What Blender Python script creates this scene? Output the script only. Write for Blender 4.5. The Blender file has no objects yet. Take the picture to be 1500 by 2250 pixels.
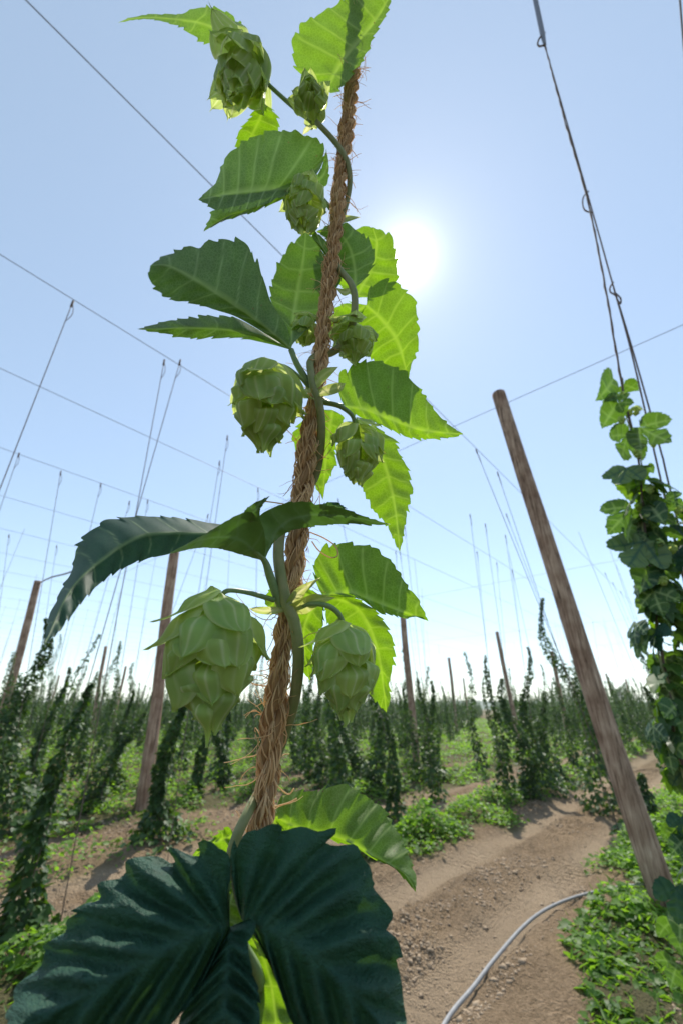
import bpy, math, random
import numpy as np
from math import sin, cos, tan, pi, radians, degrees, hypot, atan2
from mathutils import Vector, Matrix
rng = np.random.default_rng(7); random.seed(7)
S = bpy.context.scene; COL = S.collection

# ------------------------------------------------------------------ camera model
F = 900.0; CX, CY = 750.0, 1125.0; PITCH = radians(25.6); H = 1.65
CP, SP = cos(PITCH), sin(PITCH)
def ray(x, y):
    a = (np.asarray(x, float)-CX)/F; b = -(np.asarray(y, float)-CY)/F
    return np.stack([a, CP-SP*b, SP+CP*b], -1)
def unproj(x, y, z):
    return ray(x, y)*np.asarray(z, float)[..., None] + np.array([0, 0, H])
def onplane(x, y, h=0.0):
    r = ray(x, y); t = (h-H)/r[..., 2]
    return r*t[..., None] + np.array([0, 0, H])
AZ = radians(41); RD = np.array([sin(AZ), cos(AZ)]); ND = np.array([cos(AZ), -sin(AZ)])
def rw(along, lat, z=0.0):
    return np.array([along*RD[0]+lat*ND[0], along*RD[1]+lat*ND[1], z])
def toreal(p): return float(p[0]*RD[0]+p[1]*RD[1]), float(p[0]*ND[0]+p[1]*ND[1])
def project(p):
    p = np.asarray(p, float)-np.array([0, 0, H])
    z = p[..., 1]*CP+p[..., 2]*SP; up = -p[..., 1]*SP+p[..., 2]*CP
    return CX+F*p[..., 0]/z, CY-F*up/z, z
SUN_EL, SUN_AZ = radians(56.6), radians(14.1)

# ------------------------------------------------------------------ object helpers
def build(name, V, faces, mat, parent=None, attrs=None, smooth=True):
    """faces: list of int arrays (n,3) or (n,4); attrs: {name: array (nv,) or (nv,3)}"""
    V = np.asarray(V, np.float32)
    faces = [np.asarray(f, np.int32) for f in (faces if isinstance(faces, (list, tuple)) else [faces]) if len(f)]
    off = np.zeros(3, np.float32)
    me = bpy.data.meshes.new(name)
    me.vertices.add(len(V)); me.vertices.foreach_set('co', V.ravel())
    loops = np.concatenate([f.ravel() for f in faces]); tot = np.concatenate([np.full(len(f), f.shape[1], np.int32) for f in faces])
    st = np.concatenate([[0], np.cumsum(tot)[:-1]]).astype(np.int32)
    me.loops.add(len(loops)); me.loops.foreach_set('vertex_index', loops)
    me.polygons.add(len(tot)); me.polygons.foreach_set('loop_start', st); me.polygons.foreach_set('loop_total', tot)
    if smooth: me.polygons.foreach_set('use_smooth', np.ones(len(tot), bool))
    for k, a in (attrs or {}).items():
        a = np.asarray(a, np.float32)
        at = me.attributes.new(k, 'FLOAT' if a.ndim == 1 else 'FLOAT_VECTOR', 'POINT')
        at.data.foreach_set('value' if a.ndim == 1 else 'vector', a.ravel())
    me.update(calc_edges=True); me.validate()
    if isinstance(mat, (list, tuple)):
        for m in mat: me.materials.append(m)
    else: me.materials.append(mat)
    o = bpy.data.objects.new(name, me); COL.objects.link(o)
    if parent is not None: put_under(o, parent)
    return o
def put_under(o, parent):
    o.parent = parent
    o.matrix_parent_inverse = Matrix.Translation(-parent.location) if parent.type == 'EMPTY' else Matrix.Identity(4)
def empty(name, loc):
    o = bpy.data.objects.new(name, None); COL.objects.link(o); o.location = [float(c) for c in loc]; o.empty_display_size = .1
    return o
def tag(o, label, cat, group=None):
    o['label'] = label; o['category'] = cat
    if group: o['group'] = group
    return o
def structure(o): o['kind'] = 'structure'; return o
def stuff(o, label=None, cat=None):
    o['kind'] = 'stuff'
    if label: o['label'] = label; o['category'] = cat
    return o

def resample(P, n, e=None):
    """smooth Catmull-Rom through P, sampled at fractions e of its arc length"""
    P = np.asarray(P, float)
    if len(P) > 2:
        Q = np.vstack([2*P[0]-P[1], P, 2*P[-1]-P[-2]]); out = []
        u = np.linspace(0, 1, 9)[:-1, None]
        for i in range(1, len(Q)-2):
            a, b, c, d = Q[i-1], Q[i], Q[i+1], Q[i+2]
            out.append(.5*((2*b)+(c-a)*u+(2*a-5*b+4*c-d)*u**2+(3*b-a-3*c+d)*u**3))
        P = np.vstack(out+[P[-1:]])
    l = np.concatenate([[0], np.cumsum(np.linalg.norm(np.diff(P, axis=0), axis=1))]); l /= l[-1]
    e = np.linspace(0, 1, n) if e is None else e
    return np.stack([np.interp(e, l, P[:, k]) for k in range(P.shape[1])], -1)

class Acc:
    def __init__(s): s.V = []; s.F3 = []; s.F4 = []; s.A = {}; s.n = 0
    def add(s, V, F, **attrs):
        V = np.asarray(V, float).reshape(-1, 3)
        for f in (F if isinstance(F, list) else [F]):
            f = np.asarray(f, np.int64)
            if len(f): (s.F3 if f.shape[1] == 3 else s.F4).append(f+s.n)
        for k, a in attrs.items(): s.A.setdefault(k, []).append(np.broadcast_to(np.asarray(a, float), (len(V),)+np.shape(a)[1:]) if np.ndim(a) < 2 else np.asarray(a, float))
        s.V.append(V); s.n += len(V)
    def make(s, name, mat, parent=None, smooth=True):
        fs = []
        if s.F3: fs.append(np.vstack(s.F3))
        if s.F4: fs.append(np.vstack(s.F4))
        return build(name, np.vstack(s.V), fs, mat, parent, {k: np.concatenate(v) for k, v in s.A.items()}, smooth)

def tube_geo(P, r, ns=8, caps=True, flute=0.0, nf=5):
    P = np.asarray(P, float); n = len(P); r = np.broadcast_to(np.asarray(r, float), (n,))
    T = np.gradient(P, axis=0); T /= np.linalg.norm(T, axis=1)[:, None]+1e-12
    ref = np.array([0.31, .87, .38]); N0 = np.cross(T[0], ref); N0 /= np.linalg.norm(N0)
    Ns = [N0]
    for i in range(1, n):
        v = Ns[-1]-T[i]*np.dot(Ns[-1], T[i]); Ns.append(v/(np.linalg.norm(v)+1e-12))
    Ns = np.array(Ns); B = np.cross(T, Ns)
    a = np.arange(ns)/ns*2*pi
    rr = r[:, None]*(1+flute*np.cos(nf*a))[None]
    V = P[:, None]+rr[..., None]*(np.cos(a)[None, :, None]*Ns[:, None]+np.sin(a)[None, :, None]*B[:, None])
    i = np.arange(n-1)[:, None]; j = np.arange(ns)[None]; j2 = (j+1) % ns
    Fq = np.stack([i*ns+j, i*ns+j2, (i+1)*ns+j2, (i+1)*ns+j], -1).reshape(-1, 4)
    V = V.reshape(-1, 3); Fs = [Fq]
    if caps:
        c0, c1 = len(V), len(V)+1; V = np.vstack([V, P[0], P[-1]]); jj = np.arange(ns); k2 = (jj+1) % ns
        Fs.append(np.vstack([np.stack([np.full(ns, c0), k2, jj], -1), np.stack([np.full(ns, c1), (n-1)*ns+jj, (n-1)*ns+k2], -1)]))
    return V, Fs
def tube(name, P, r, mat, parent=None, ns=8, **k):
    V, Fs = tube_geo(P, r, ns, **k); return build(name, V, Fs, mat, parent)

# value noise (numpy) used for ground relief
def vnoise(x, y, seed=0):
    xi = np.floor(x).astype(np.int64); yi = np.floor(y).astype(np.int64); fx = x-xi; fy = y-yi
    fx = fx*fx*(3-2*fx); fy = fy*fy*(3-2*fy)
    def h(a, b):
        n = (a*374761393+b*668265263+seed*1442695041) & 0xffffffff
        n = ((n ^ (n >> 13))*1274126177) & 0xffffffff
        return ((n ^ (n >> 16)) & 0xffff)/65535.0
    return (h(xi, yi)*(1-fx)+h(xi+1, yi)*fx)*(1-fy)+(h(xi, yi+1)*(1-fx)+h(xi+1, yi+1)*fx)*fy
def fbm(x, y, o=4, seed=0):
    s = 0; a = .5
    for k in range(o): s = s+a*vnoise(x*2**k, y*2**k, seed+k); a *= .5
    return s

# ------------------------------------------------------------------ materials
def new_mat(name):
    m = bpy.data.materials.new(name); m.use_nodes = True; nt = m.node_tree; nt.nodes.clear()
    return m, nt
def nd(nt, typ, **kw):
    n = nt.nodes.new(typ)
    for k, v in kw.items():
        if k == 'inp':
            for a, b in v.items(): n.inputs[a].default_value = b
        else: setattr(n, k, v)
    return n
def lk(nt, a, b): nt.links.new(a, b)
def mixc(nt, fac, a, b, blend='MIX'):
    n = nt.nodes.new('ShaderNodeMix'); n.data_type = 'RGBA'; n.blend_type = blend
    for sock, v in ((n.inputs['Factor'], fac), (n.inputs['A'], a), (n.inputs['B'], b)) if False else ((n.inputs[0], fac), (n.inputs[6], a), (n.inputs[7], b)):
        if isinstance(v, bpy.types.NodeSocket): lk(nt, v, sock)
        elif isinstance(v, (tuple, list)): sock.default_value = (*v, 1) if len(v) == 3 else v
        else: sock.default_value = v
    return n.outputs[2]
def attr(nt, name): return nd(nt, 'ShaderNodeAttribute', attribute_name=name)
def ramp(nt, src, stops):
    r = nd(nt, 'ShaderNodeValToRGB'); el = r.color_ramp.elements
    while len(el) < len(stops): el.new(.5)
    for e, (p, c) in zip(el, stops): e.position = p; e.color = (*c, 1) if len(c) == 3 else c
    lk(nt, src, r.inputs[0]); return r.outputs[0]

def leaf_material(name, top, under, trans, tmix=.5, vein=(.40, .50, .22), vscale=.15, rough=.55, netw=.32, hue=None, wrinkle=0.0):
    m, nt = new_mat(name)
    geo = nd(nt, 'ShaderNodeNewGeometry'); va = attr(nt, 'vein'); lp = attr(nt, 'lp')
    vor = nd(nt, 'ShaderNodeTexVoronoi', feature='DISTANCE_TO_EDGE'); vor.inputs['Scale'].default_value = vscale
    nz0 = nd(nt, 'ShaderNodeTexNoise', inp={'Scale': .05, 'Detail': 2.0})
    lk(nt, lp.outputs['Vector'], nz0.inputs['Vector'])
    lk(nt, lp.outputs['Vector'], vor.inputs['Vector'])
    net = nd(nt, 'ShaderNodeMapRange', inp={1: 0.0, 2: .13, 3: netw, 4: 0.0}); lk(nt, vor.outputs['Distance'], net.inputs[0])
    mx = nd(nt, 'ShaderNodeMath', operation='MAXIMUM'); lk(nt, va.outputs['Fac'], mx.inputs[0]); lk(nt, net.outputs[0], mx.inputs[1])
    nz = nd(nt, 'ShaderNodeTexNoise', inp={'Scale': .02, 'Detail': 5.0, 'Roughness': .65}); lk(nt, lp.outputs['Vector'], nz.inputs['Vector'])
    var = nd(nt, 'ShaderNodeMapRange', inp={1: .3, 2: .7, 3: .82, 4: 1.16}); lk(nt, nz.outputs['Fac'], var.inputs[0])
    base = mixc(nt, geo.outputs['Backfacing'], top, under)
    if hue:
        nh = nd(nt, 'ShaderNodeTexNoise', inp={'Scale': .016, 'Detail': 2.0}); lk(nt, lp.outputs['Vector'], nh.inputs['Vector'])
        hr = nd(nt, 'ShaderNodeMapRange', inp={1: .38, 2: .64, 3: 0.0, 4: 1.0}); lk(nt, nh.outputs['Fac'], hr.inputs[0])
        base = mixc(nt, hr.outputs[0], base, hue)
    hv = nd(nt, 'ShaderNodeMath', operation='MULTIPLY', inp={1: .8}); lk(nt, mx.outputs[0], hv.inputs[0])
    base = mixc(nt, hv.outputs[0], base, vein)
    base = mixc(nt, 1.0, base, (1, 1, 1), 'MULTIPLY'); 
    vm = nt.nodes.new('ShaderNodeVectorMath'); vm.operation = 'SCALE'; lk(nt, base, vm.inputs[0]); lk(nt, var.outputs[0], vm.inputs['Scale'])
    tc = mixc(nt, mx.outputs[0], trans, (min(1, trans[0]*1.5), min(1, trans[1]*1.3), trans[2]*2.6))
    # thick main veins pass less light
    thick = nd(nt, 'ShaderNodeMath', operation='GREATER_THAN', inp={1: 1.2}); lk(nt, va.outputs['Fac'], thick.inputs[0])
    tm = nt.nodes.new('ShaderNodeVectorMath'); tm.operation = 'SCALE'; lk(nt, tc, tm.inputs[0]); lk(nt, var.outputs[0], tm.inputs['Scale'])
    bump = nd(nt, 'ShaderNodeBump', inp={'Strength': .35, 'Distance': .00018}); 
    lk(nt, mx.outputs[0], bump.inputs['Height'])
    if netw > .3:   # small dry specks
        vs_ = nd(nt, 'ShaderNodeTexVoronoi', inp={'Scale': .028}); lk(nt, lp.outputs['Vector'], vs_.inputs['Vector'])
        sr_ = nd(nt, 'ShaderNodeMapRange', inp={1: .03, 2: .075, 3: .85, 4: 0.0}); lk(nt, vs_.outputs['Distance'], sr_.inputs[0])
        s3 = mixc(nt, sr_.outputs[0], vm.outputs[0], (.16, .13, .045)); s4 = mixc(nt, sr_.outputs[0], tm.outputs[0], (.20, .15, .03))
    else: s3, s4 = vm.outputs[0], tm.outputs[0]
    if wrinkle:
        nw = nd(nt, 'ShaderNodeTexNoise', inp={'Scale': .085, 'Detail': 4.0, 'Roughness': .6}); lk(nt, lp.outputs['Vector'], nw.inputs['Vector'])
        b2 = nd(nt, 'ShaderNodeBump', inp={'Strength': 1.0, 'Distance': wrinkle}); lk(nt, nw.outputs['Fac'], b2.inputs['Height']); lk(nt, bump.outputs[0], b2.inputs['Normal']); bump = b2
    pb = nd(nt, 'ShaderNodeBsdfPrincipled', inp={'Roughness': rough, 'Specular IOR Level': .28}); lk(nt, s3, pb.inputs['Base Color']); lk(nt, bump.outputs[0], pb.inputs['Normal'])
    tr = nd(nt, 'ShaderNodeBsdfTranslucent'); lk(nt, s4, tr.inputs['Color'])
    ms = nd(nt, 'ShaderNodeMixShader', inp={0: tmix}); lk(nt, pb.outputs[0], ms.inputs[1]); lk(nt, tr.outputs[0], ms.inputs[2])
    out = nd(nt, 'ShaderNodeOutputMaterial'); lk(nt, ms.outputs[0], out.inputs[0])
    return m

def foliage_material(name, dark, light, trans, tmix=.4, rough=.5):
    m, nt = new_mat(name); ta = attr(nt, 'tint')
    c = mixc(nt, ta.outputs['Fac'], dark, light)
    t = mixc(nt, ta.outputs['Fac'], tuple(x*.6 for x in trans), trans)
    pb = nd(nt, 'ShaderNodeBsdfPrincipled', inp={'Roughness': rough, 'Specular IOR Level': .35}); lk(nt, c, pb.inputs['Base Color'])
    tr = nd(nt, 'ShaderNodeBsdfTranslucent'); lk(nt, t, tr.inputs['Color'])
    ms = nd(nt, 'ShaderNodeMixShader', inp={0: tmix}); lk(nt, pb.outputs[0], ms.inputs[1]); lk(nt, tr.outputs[0], ms.inputs[2])
    out = nd(nt, 'ShaderNodeOutputMaterial'); lk(nt, ms.outputs[0], out.inputs[0])
    return m

def plain_material(name, col, rough=.6, metallic=0, col2=None, scale=40, bump=0.0, stretch=(1, 1, 1), spec=.4):
    m, nt = new_mat(name)
    pb = nd(nt, 'ShaderNodeBsdfPrincipled', inp={'Roughness': rough, 'Metallic': metallic, 'Specular IOR Level': spec, 'Base Color': (*col, 1)})
    if col2:
        tc = nd(nt, 'ShaderNodeTexCoord'); mp = nd(nt, 'ShaderNodeMapping'); mp.inputs['Scale'].default_value = stretch
        lk(nt, tc.outputs['Object'], mp.inputs[0])
        nz = nd(nt, 'ShaderNodeTexNoise', inp={'Scale': scale, 'Detail': 6.0, 'Roughness': .65}); lk(nt, mp.outputs[0], nz.inputs['Vector'])
        lk(nt, ramp(nt, nz.outputs['Fac'], [(.3, col), (.7, col2)]), pb.inputs['Base Color'])
        if bump:
            b = nd(nt, 'ShaderNodeBump', inp={'Strength': bump, 'Distance': .01}); lk(nt, nz.outputs['Fac'], b.inputs['Height']); lk(nt, b.outputs[0], pb.inputs['Normal'])
    out = nd(nt, 'ShaderNodeOutputMaterial'); lk(nt, pb.outputs[0], out.inputs[0])
    return m

M = {}
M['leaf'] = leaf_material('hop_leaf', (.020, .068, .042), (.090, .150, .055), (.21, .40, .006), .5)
M['leaf_mid'] = leaf_material('hop_leaf_dull', (.016, .060, .046), (.085, .140, .052), (.12, .26, .012), .4, vein=(.33, .42, .21), rough=.55)  # weaker translucency; imitates shade on the two left leaves, plain leaf tone elsewhere
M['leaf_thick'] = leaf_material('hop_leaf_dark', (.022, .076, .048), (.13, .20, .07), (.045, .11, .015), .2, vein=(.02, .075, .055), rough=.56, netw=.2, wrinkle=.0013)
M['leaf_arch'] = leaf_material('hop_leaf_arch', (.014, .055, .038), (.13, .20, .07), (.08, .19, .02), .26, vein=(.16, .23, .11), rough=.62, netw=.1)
M['bract'] = leaf_material('hop_bract', (.29, .45, .16), (.29, .45, .16), (.68, .80, .19), .48, vein=(.56, .62, .38), vscale=.02, rough=.5, netw=.0, hue=(.37, .46, .14))
M['stalk'] = plain_material('green_stalk', (.13, .21, .075), .5, col2=(.20, .27, .12), scale=300)
M['stem'] = plain_material('vine_stem', (.17, .21, .075), .6, col2=(.26, .25, .12), scale=200)
M['stipule'] = leaf_material('stipule', (.22, .30, .10), (.22, .30, .10), (.60, .66, .16), .5, vein=(.3, .38, .15), netw=0.0)
M['foliage'] = foliage_material('bine_foliage', (.016, .050, .014), (.055, .120, .022), (.15, .31, .015), .27)
M['weeds'] = foliage_material('weed_foliage', (.045, .11, .016), (.13, .25, .032), (.33, .62, .03), .48)
M['bine_stem'] = plain_material('bine_stem', (.10, .13, .06), .7)
M['string'] = plain_material('string', (.12, .085, .07), .8)
M['wire'] = plain_material('wire', (.20, .21, .25), .5, metallic=.3)
M['hose'] = plain_material('hose', (.20, .20, .205), .5, col2=(.30, .30, .30), scale=20, spec=.5)
M['bark'] = plain_material('tree_bark', (.10, .08, .06), .9)

def rope_material():
    m, nt = new_mat('coir'); ta = attr(nt, 'tint')
    c = ramp(nt, ta.outputs['Fac'], [(0, (.30, .17, .085)), (.45, (.74, .50, .27)), (1, (.90, .70, .44))])
    pb = nd(nt, 'ShaderNodeBsdfPrincipled', inp={'Roughness': .65, 'Specular IOR Level': .25}); lk(nt, c, pb.inputs['Base Color'])
    tr = nd(nt, 'ShaderNodeBsdfTranslucent'); lk(nt, c, tr.inputs['Color'])
    ms = nd(nt, 'ShaderNodeMixShader', inp={0: .5}); lk(nt, pb.outputs[0], ms.inputs[1]); lk(nt, tr.outputs[0], ms.inputs[2])
    out = nd(nt, 'ShaderNodeOutputMaterial'); lk(nt, ms.outputs[0], out.inputs[0]); return m
M['coir'] = rope_material()

def wood_material():
    m, nt = new_mat('weathered_pole'); tc = nd(nt, 'ShaderNodeTexCoord')
    mp = nd(nt, 'ShaderNodeMapping'); mp.inputs['Scale'].default_value = (1, 1, .07); lk(nt, tc.outputs['Object'], mp.inputs[0])
    n1 = nd(nt, 'ShaderNodeTexNoise', inp={'Scale': 38.0, 'Detail': 7.0, 'Roughness': .7, 'Distortion': .6}); lk(nt, mp.outputs[0], n1.inputs['Vector'])
    n2 = nd(nt, 'ShaderNodeTexNoise', inp={'Scale': 4.0, 'Detail': 4.0}); lk(nt, tc.outputs['Object'], n2.inputs['Vector'])
    c1 = ramp(nt, n1.outputs['Fac'], [(.33, (.06, .04, .03)), (.43, (.29, .20, .14)), (.56, (.48, .36, .265)), (.75, (.63, .52, .41))])
    c2 = ramp(nt, n2.outputs['Fac'], [(.35, (.62, .52, .48)), (.65, (1.05, 1.0, .98))])
    c = mixc(nt, 1.0, c1, c2, 'MULTIPLY')
    b = nd(nt, 'ShaderNodeBump', inp={'Strength': .9, 'Distance': .02}); lk(nt, n1.outputs['Fac'], b.inputs['Height'])
    pb = nd(nt, 'ShaderNodeBsdfPrincipled', inp={'Roughness': .8, 'Specular IOR Level': .2}); lk(nt, c, pb.inputs['Base Color']); lk(nt, b.outputs[0], pb.inputs['Normal'])
    out = nd(nt, 'ShaderNodeOutputMaterial'); lk(nt, pb.outputs[0], out.inputs[0]); return m
M['wood'] = wood_material()

def soil_material():
    m, nt = new_mat('soil'); tc = nd(nt, 'ShaderNodeTexCoord')
    n1 = nd(nt, 'ShaderNodeTexNoise', inp={'Scale': 28.0, 'Detail': 8.0, 'Roughness': .72}); lk(nt, tc.outputs['Object'], n1.inputs['Vector'])
    n2 = nd(nt, 'ShaderNodeTexNoise', inp={'Scale': 1.3, 'Detail': 4.0}); lk(nt, tc.outputs['Object'], n2.inputs['Vector'])
    v = nd(nt, 'ShaderNodeTexVoronoi', inp={'Scale': 55.0}); lk(nt, tc.outputs['Object'], v.inputs['Vector'])
    c1 = ramp(nt, n1.outputs['Fac'], [(.3, (.16, .116, .070)), (.55, (.30, .225, .145)), (.75, (.40, .31, .21))])
    c2 = ramp(nt, n2.outputs['Fac'], [(.35, (.80, .76, .74)), (.65, (1.08, 1.03, 1.0))])
    c = mixc(nt, 1.0, c1, c2, 'MULTIPLY')
    tk = attr(nt, 'track'); c = mixc(nt, tk.outputs['Fac'], c, (.42, .325, .225))
    wd = attr(nt, 'weedy'); c = mixc(nt, wd.outputs['Fac'], c, (.075, .085, .035))
    ad = nd(nt, 'ShaderNodeMath', operation='MULTIPLY_ADD', inp={1: -.5}); lk(nt, v.outputs['Distance'], ad.inputs[0]); lk(nt, n1.outputs['Fac'], ad.inputs[2])
    b = nd(nt, 'ShaderNodeBump', inp={'Strength': 1.0, 'Distance': .05}); lk(nt, ad.outputs[0], b.inputs['Height'])
    pb = nd(nt, 'ShaderNodeBsdfPrincipled', inp={'Roughness': .95, 'Specular IOR Level': .1}); lk(nt, c, pb.inputs['Base Color']); lk(nt, b.outputs[0], pb.inputs['Normal'])
    out = nd(nt, 'ShaderNodeOutputMaterial'); lk(nt, pb.outputs[0], out.inputs[0]); return m
M['soil'] = soil_material()
M['clod'] = plain_material('clods', (.22, .16, .105), .95, col2=(.40, .31, .22), scale=9, spec=.1)
M['hill'] = plain_material('hill', (.05, .085, .05), .95, col2=(.09, .12, .06), scale=.02)
M['core'] = plain_material('rope_core', (.10, .05, .025), .9)

# ------------------------------------------------------------------ light, sky, camera
cam = bpy.data.cameras.new('camera'); co = bpy.data.objects.new('camera', cam); COL.objects.link(co)
co.location = (0, 0, H); co.rotation_euler = (pi/2+PITCH, 0, 0)
cam.sensor_fit = 'VERTICAL'; cam.sensor_height = 36; cam.lens = F/2250*36; cam.clip_start = .005; cam.clip_end = 9000
cam.dof.use_dof = True; cam.dof.focus_distance = .195; cam.dof.aperture_fstop = 13; cam.dof.aperture_blades = 7
S.camera = co
sd = np.array([sin(SUN_AZ)*cos(SUN_EL), cos(SUN_AZ)*cos(SUN_EL), sin(SUN_EL)])
sun = bpy.data.lights.new('sun', 'SUN'); sun.energy = 3.5; sun.angle = radians(.5); sun.color = (1, .94, .83)
so = bpy.data.objects.new('sun', sun); COL.objects.link(so); so.rotation_euler = Vector(sd).to_track_quat('Z', 'Y').to_euler(); so.location = (0, 0, 30)
W = bpy.data.worlds.new('World'); S.world = W; W.use_nodes = True; nt = W.node_tree; nt.nodes.clear()
sky = nd(nt, 'ShaderNodeTexSky', sky_type='NISHITA'); sky.sun_disc = False; sky.sun_elevation = SUN_EL; sky.sun_rotation = SUN_AZ
sky.altitude = 200; sky.air_density = 1.0; sky.dust_density = .1; sky.ozone_density = 1.5
tc = nd(nt, 'ShaderNodeTexCoord')
dot = nd(nt, 'ShaderNodeVectorMath', operation='DOT_PRODUCT'); dot.inputs[1].default_value = tuple(sd)
nrm = nd(nt, 'ShaderNodeVectorMath', operation='NORMALIZE'); lk(nt, tc.outputs['Generated'], nrm.inputs[0]); lk(nt, nrm.outputs[0], dot.inputs[0])
ac = nd(nt, 'ShaderNodeMath', operation='ARCCOSINE'); lk(nt, dot.outputs['Value'], ac.inputs[0])
def glow(width, gain, p=1.0):
    d = nd(nt, 'ShaderNodeMath', operation='DIVIDE', inp={1: radians(width)}); lk(nt, ac.outputs[0], d.inputs[0])
    q = nd(nt, 'ShaderNodeMath', operation='POWER', inp={1: p}); lk(nt, d.outputs[0], q.inputs[0])
    n_ = nd(nt, 'ShaderNodeMath', operation='MULTIPLY', inp={1: -1.0}); lk(nt, q.outputs[0], n_.inputs[0])
    e = nd(nt, 'ShaderNodeMath', operation='EXPONENT'); lk(nt, n_.outputs[0], e.inputs[0])
    g = nd(nt, 'ShaderNodeMath', operation='MULTIPLY', inp={1: gain}); lk(nt, e.outputs[0], g.inputs[0]); return g.outputs[0]
def plus(a, b):
    n_ = nd(nt, 'ShaderNodeMath', operation='ADD'); lk(nt, a, n_.inputs[0]); lk(nt, b, n_.inputs[1]); return n_.outputs[0]
aur = plus(plus(glow(1.05, 14.0, 2.0), glow(1.7, 1.3, 1.0)), plus(glow(8, .05, 1.0), glow(40, .05, 1.0)))
bg1 = nd(nt, 'ShaderNodeBackground', inp={'Strength': .088}); lk(nt, sky.outputs[0], bg1.inputs['Color'])
bg2 = nd(nt, 'ShaderNodeBackground', inp={'Color': (1, .97, .92, 1)}); lk(nt, aur, bg2.inputs['Strength'])
# thin high veil and a low bank of fair-weather cloud
sep = nd(nt, 'ShaderNodeSeparateXYZ'); lk(nt, nrm.outputs[0], sep.inputs[0])
mp = nd(nt, 'ShaderNodeMapping'); mp.inputs['Scale'].default_value = (5, 5, 26); lk(nt, nrm.outputs[0], mp.inputs[0])
cn = nd(nt, 'ShaderNodeTexNoise', inp={'Scale': 1.0, 'Detail': 5.0, 'Roughness': .55}); lk(nt, mp.outputs[0], cn.inputs['Vector'])
lo = nd(nt, 'ShaderNodeMapRange', interpolation_type='SMOOTHSTEP', inp={1: .02, 2: .17, 3: 1.0, 4: 0.0}); lk(nt, sep.outputs[2], lo.inputs[0])
cm = nd(nt, 'ShaderNodeMapRange', interpolation_type='SMOOTHSTEP', inp={1: .46, 2: .66, 3: 0.0, 4: .16}); lk(nt, cn.outputs['Fac'], cm.inputs[0])
cl = nd(nt, 'ShaderNodeMath', operation='MULTIPLY'); lk(nt, lo.outputs[0], cl.inputs[0]); lk(nt, cm.outputs[0], cl.inputs[1])
hz_ = nd(nt, 'ShaderNodeMapRange', interpolation_type='SMOOTHSTEP', inp={1: -.05, 2: .92, 3: .16, 4: .15}); lk(nt, sep.outputs[2], hz_.inputs[0])
veil = nd(nt, 'ShaderNodeMath', operation='ADD'); lk(nt, cl.outputs[0], veil.inputs[0]); lk(nt, hz_.outputs[0], veil.inputs[1])   # even milky summer veil
bg3 = nd(nt, 'ShaderNodeBackground', inp={'Color': (.85, 1.03, 1.02, 1)}); lk(nt, veil.outputs[0], bg3.inputs['Strength'])
a1 = nd(nt, 'ShaderNodeAddShader'); lk(nt, bg1.outputs[0], a1.inputs[0]); lk(nt, bg2.outputs[0], a1.inputs[1])
a2 = nd(nt, 'ShaderNodeAddShader'); lk(nt, a1.outputs[0], a2.inputs[0]); lk(nt, bg3.outputs[0], a2.inputs[1])
wo = nd(nt, 'ShaderNodeOutputWorld'); lk(nt, a2.outputs[0], wo.inputs[0])
S.view_settings.view_transform = 'Standard'; S.view_settings.look = 'None'; S.view_settings.gamma = 1; S.view_settings.use_curve_mapping = False
S.view_settings.exposure = 0.75
try:
    S.render.engine = 'CYCLES'; S.cycles.use_denoising = True; S.cycles.max_bounces = 8; S.cycles.transmission_bounces = 6; S.cycles.diffuse_bounces = 4
    S.cycles.sample_clamp_indirect = 6; S.cycles.volume_bounces = 1
except Exception: pass
# ------------------------------------------------------------------ ground
ROWS = np.array([-1.25, -3.85, -6.15, -8.3] + [-8.3-2.2*k for k in range(1, 60)] + [1.0+2.2*k for k in range(60)])
def rowdist(lat): 
    lat = np.asarray(lat, float); d = np.full(lat.shape, 99.0)
    for r in ROWS: d = np.minimum(d, np.abs(lat-r))
    return d
def weedmask(al, la, d=None):
    d = rowdist(la) if d is None else d
    n = fbm(al*.9+31, la*.9+17, 3, 5)
    edge = .50+.55*(n-.44)*2+.30*np.clip((-la-5.2)/3, 0, 1)*np.clip((al-1)/6, 0, 1)+.30*np.clip((al-9)/8, 0, 1)*(la < -4.6)
    m = np.clip((edge-d)/.22+.5, 0, 1)
    thin = np.exp(-((la+5.75)/1.25)**4-((al-3.6)/3.6)**4); m = m*(1-.92*thin)
    nearp = np.clip((7.0-al)/1.0, 0, 1)*(la > -2.55)
    m = m*(1-nearp)+nearp*np.clip((la+1.42-.45*np.clip((3.5-al)/1.2, 0, 1)+.10*np.sin(al*3.1)+.5*(n-.44))/.16, 0, 1)
    return m
def gz(al, la, d=None, fine=True):
    al = np.asarray(al, float); la = np.asarray(la, float)
    d = rowdist(la) if d is None else d
    z = .09*np.exp(-(d/.45)**2)+.05*(fbm(al*.7, la*.7, 2, 3)-.4)
    if fine:
        z = z+1.35*(.085*(fbm(al*3.2, la*3.2, 3, 11)-.45)+(.055*np.abs(fbm(al*9, la*9, 3, 23)-.45)*2.2+.05*np.maximum(0, vnoise(al*21, la*21, 29)-.5))*np.clip(fbm(al*1.1, la*1.1, 2, 61)*2.6-.5, .25, 1.3))*(1-.5*np.exp(-(d/.45)**2))
        # tyre tracks with lug marks along the wide alley
        for tl in (-1.95, -3.0):
            w = np.exp(-((la-tl+.05*np.sin(al*.5))/.21)**4)
            lug = .022*np.sin(2*pi*(al/.13)+6*np.abs(la-tl))
            z = z*(1-.75*w)+w*(-.055+lug*np.clip(fbm(al*.8, la*.8, 2, 41)*2.2-.5, 0, 1))
    return z
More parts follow.
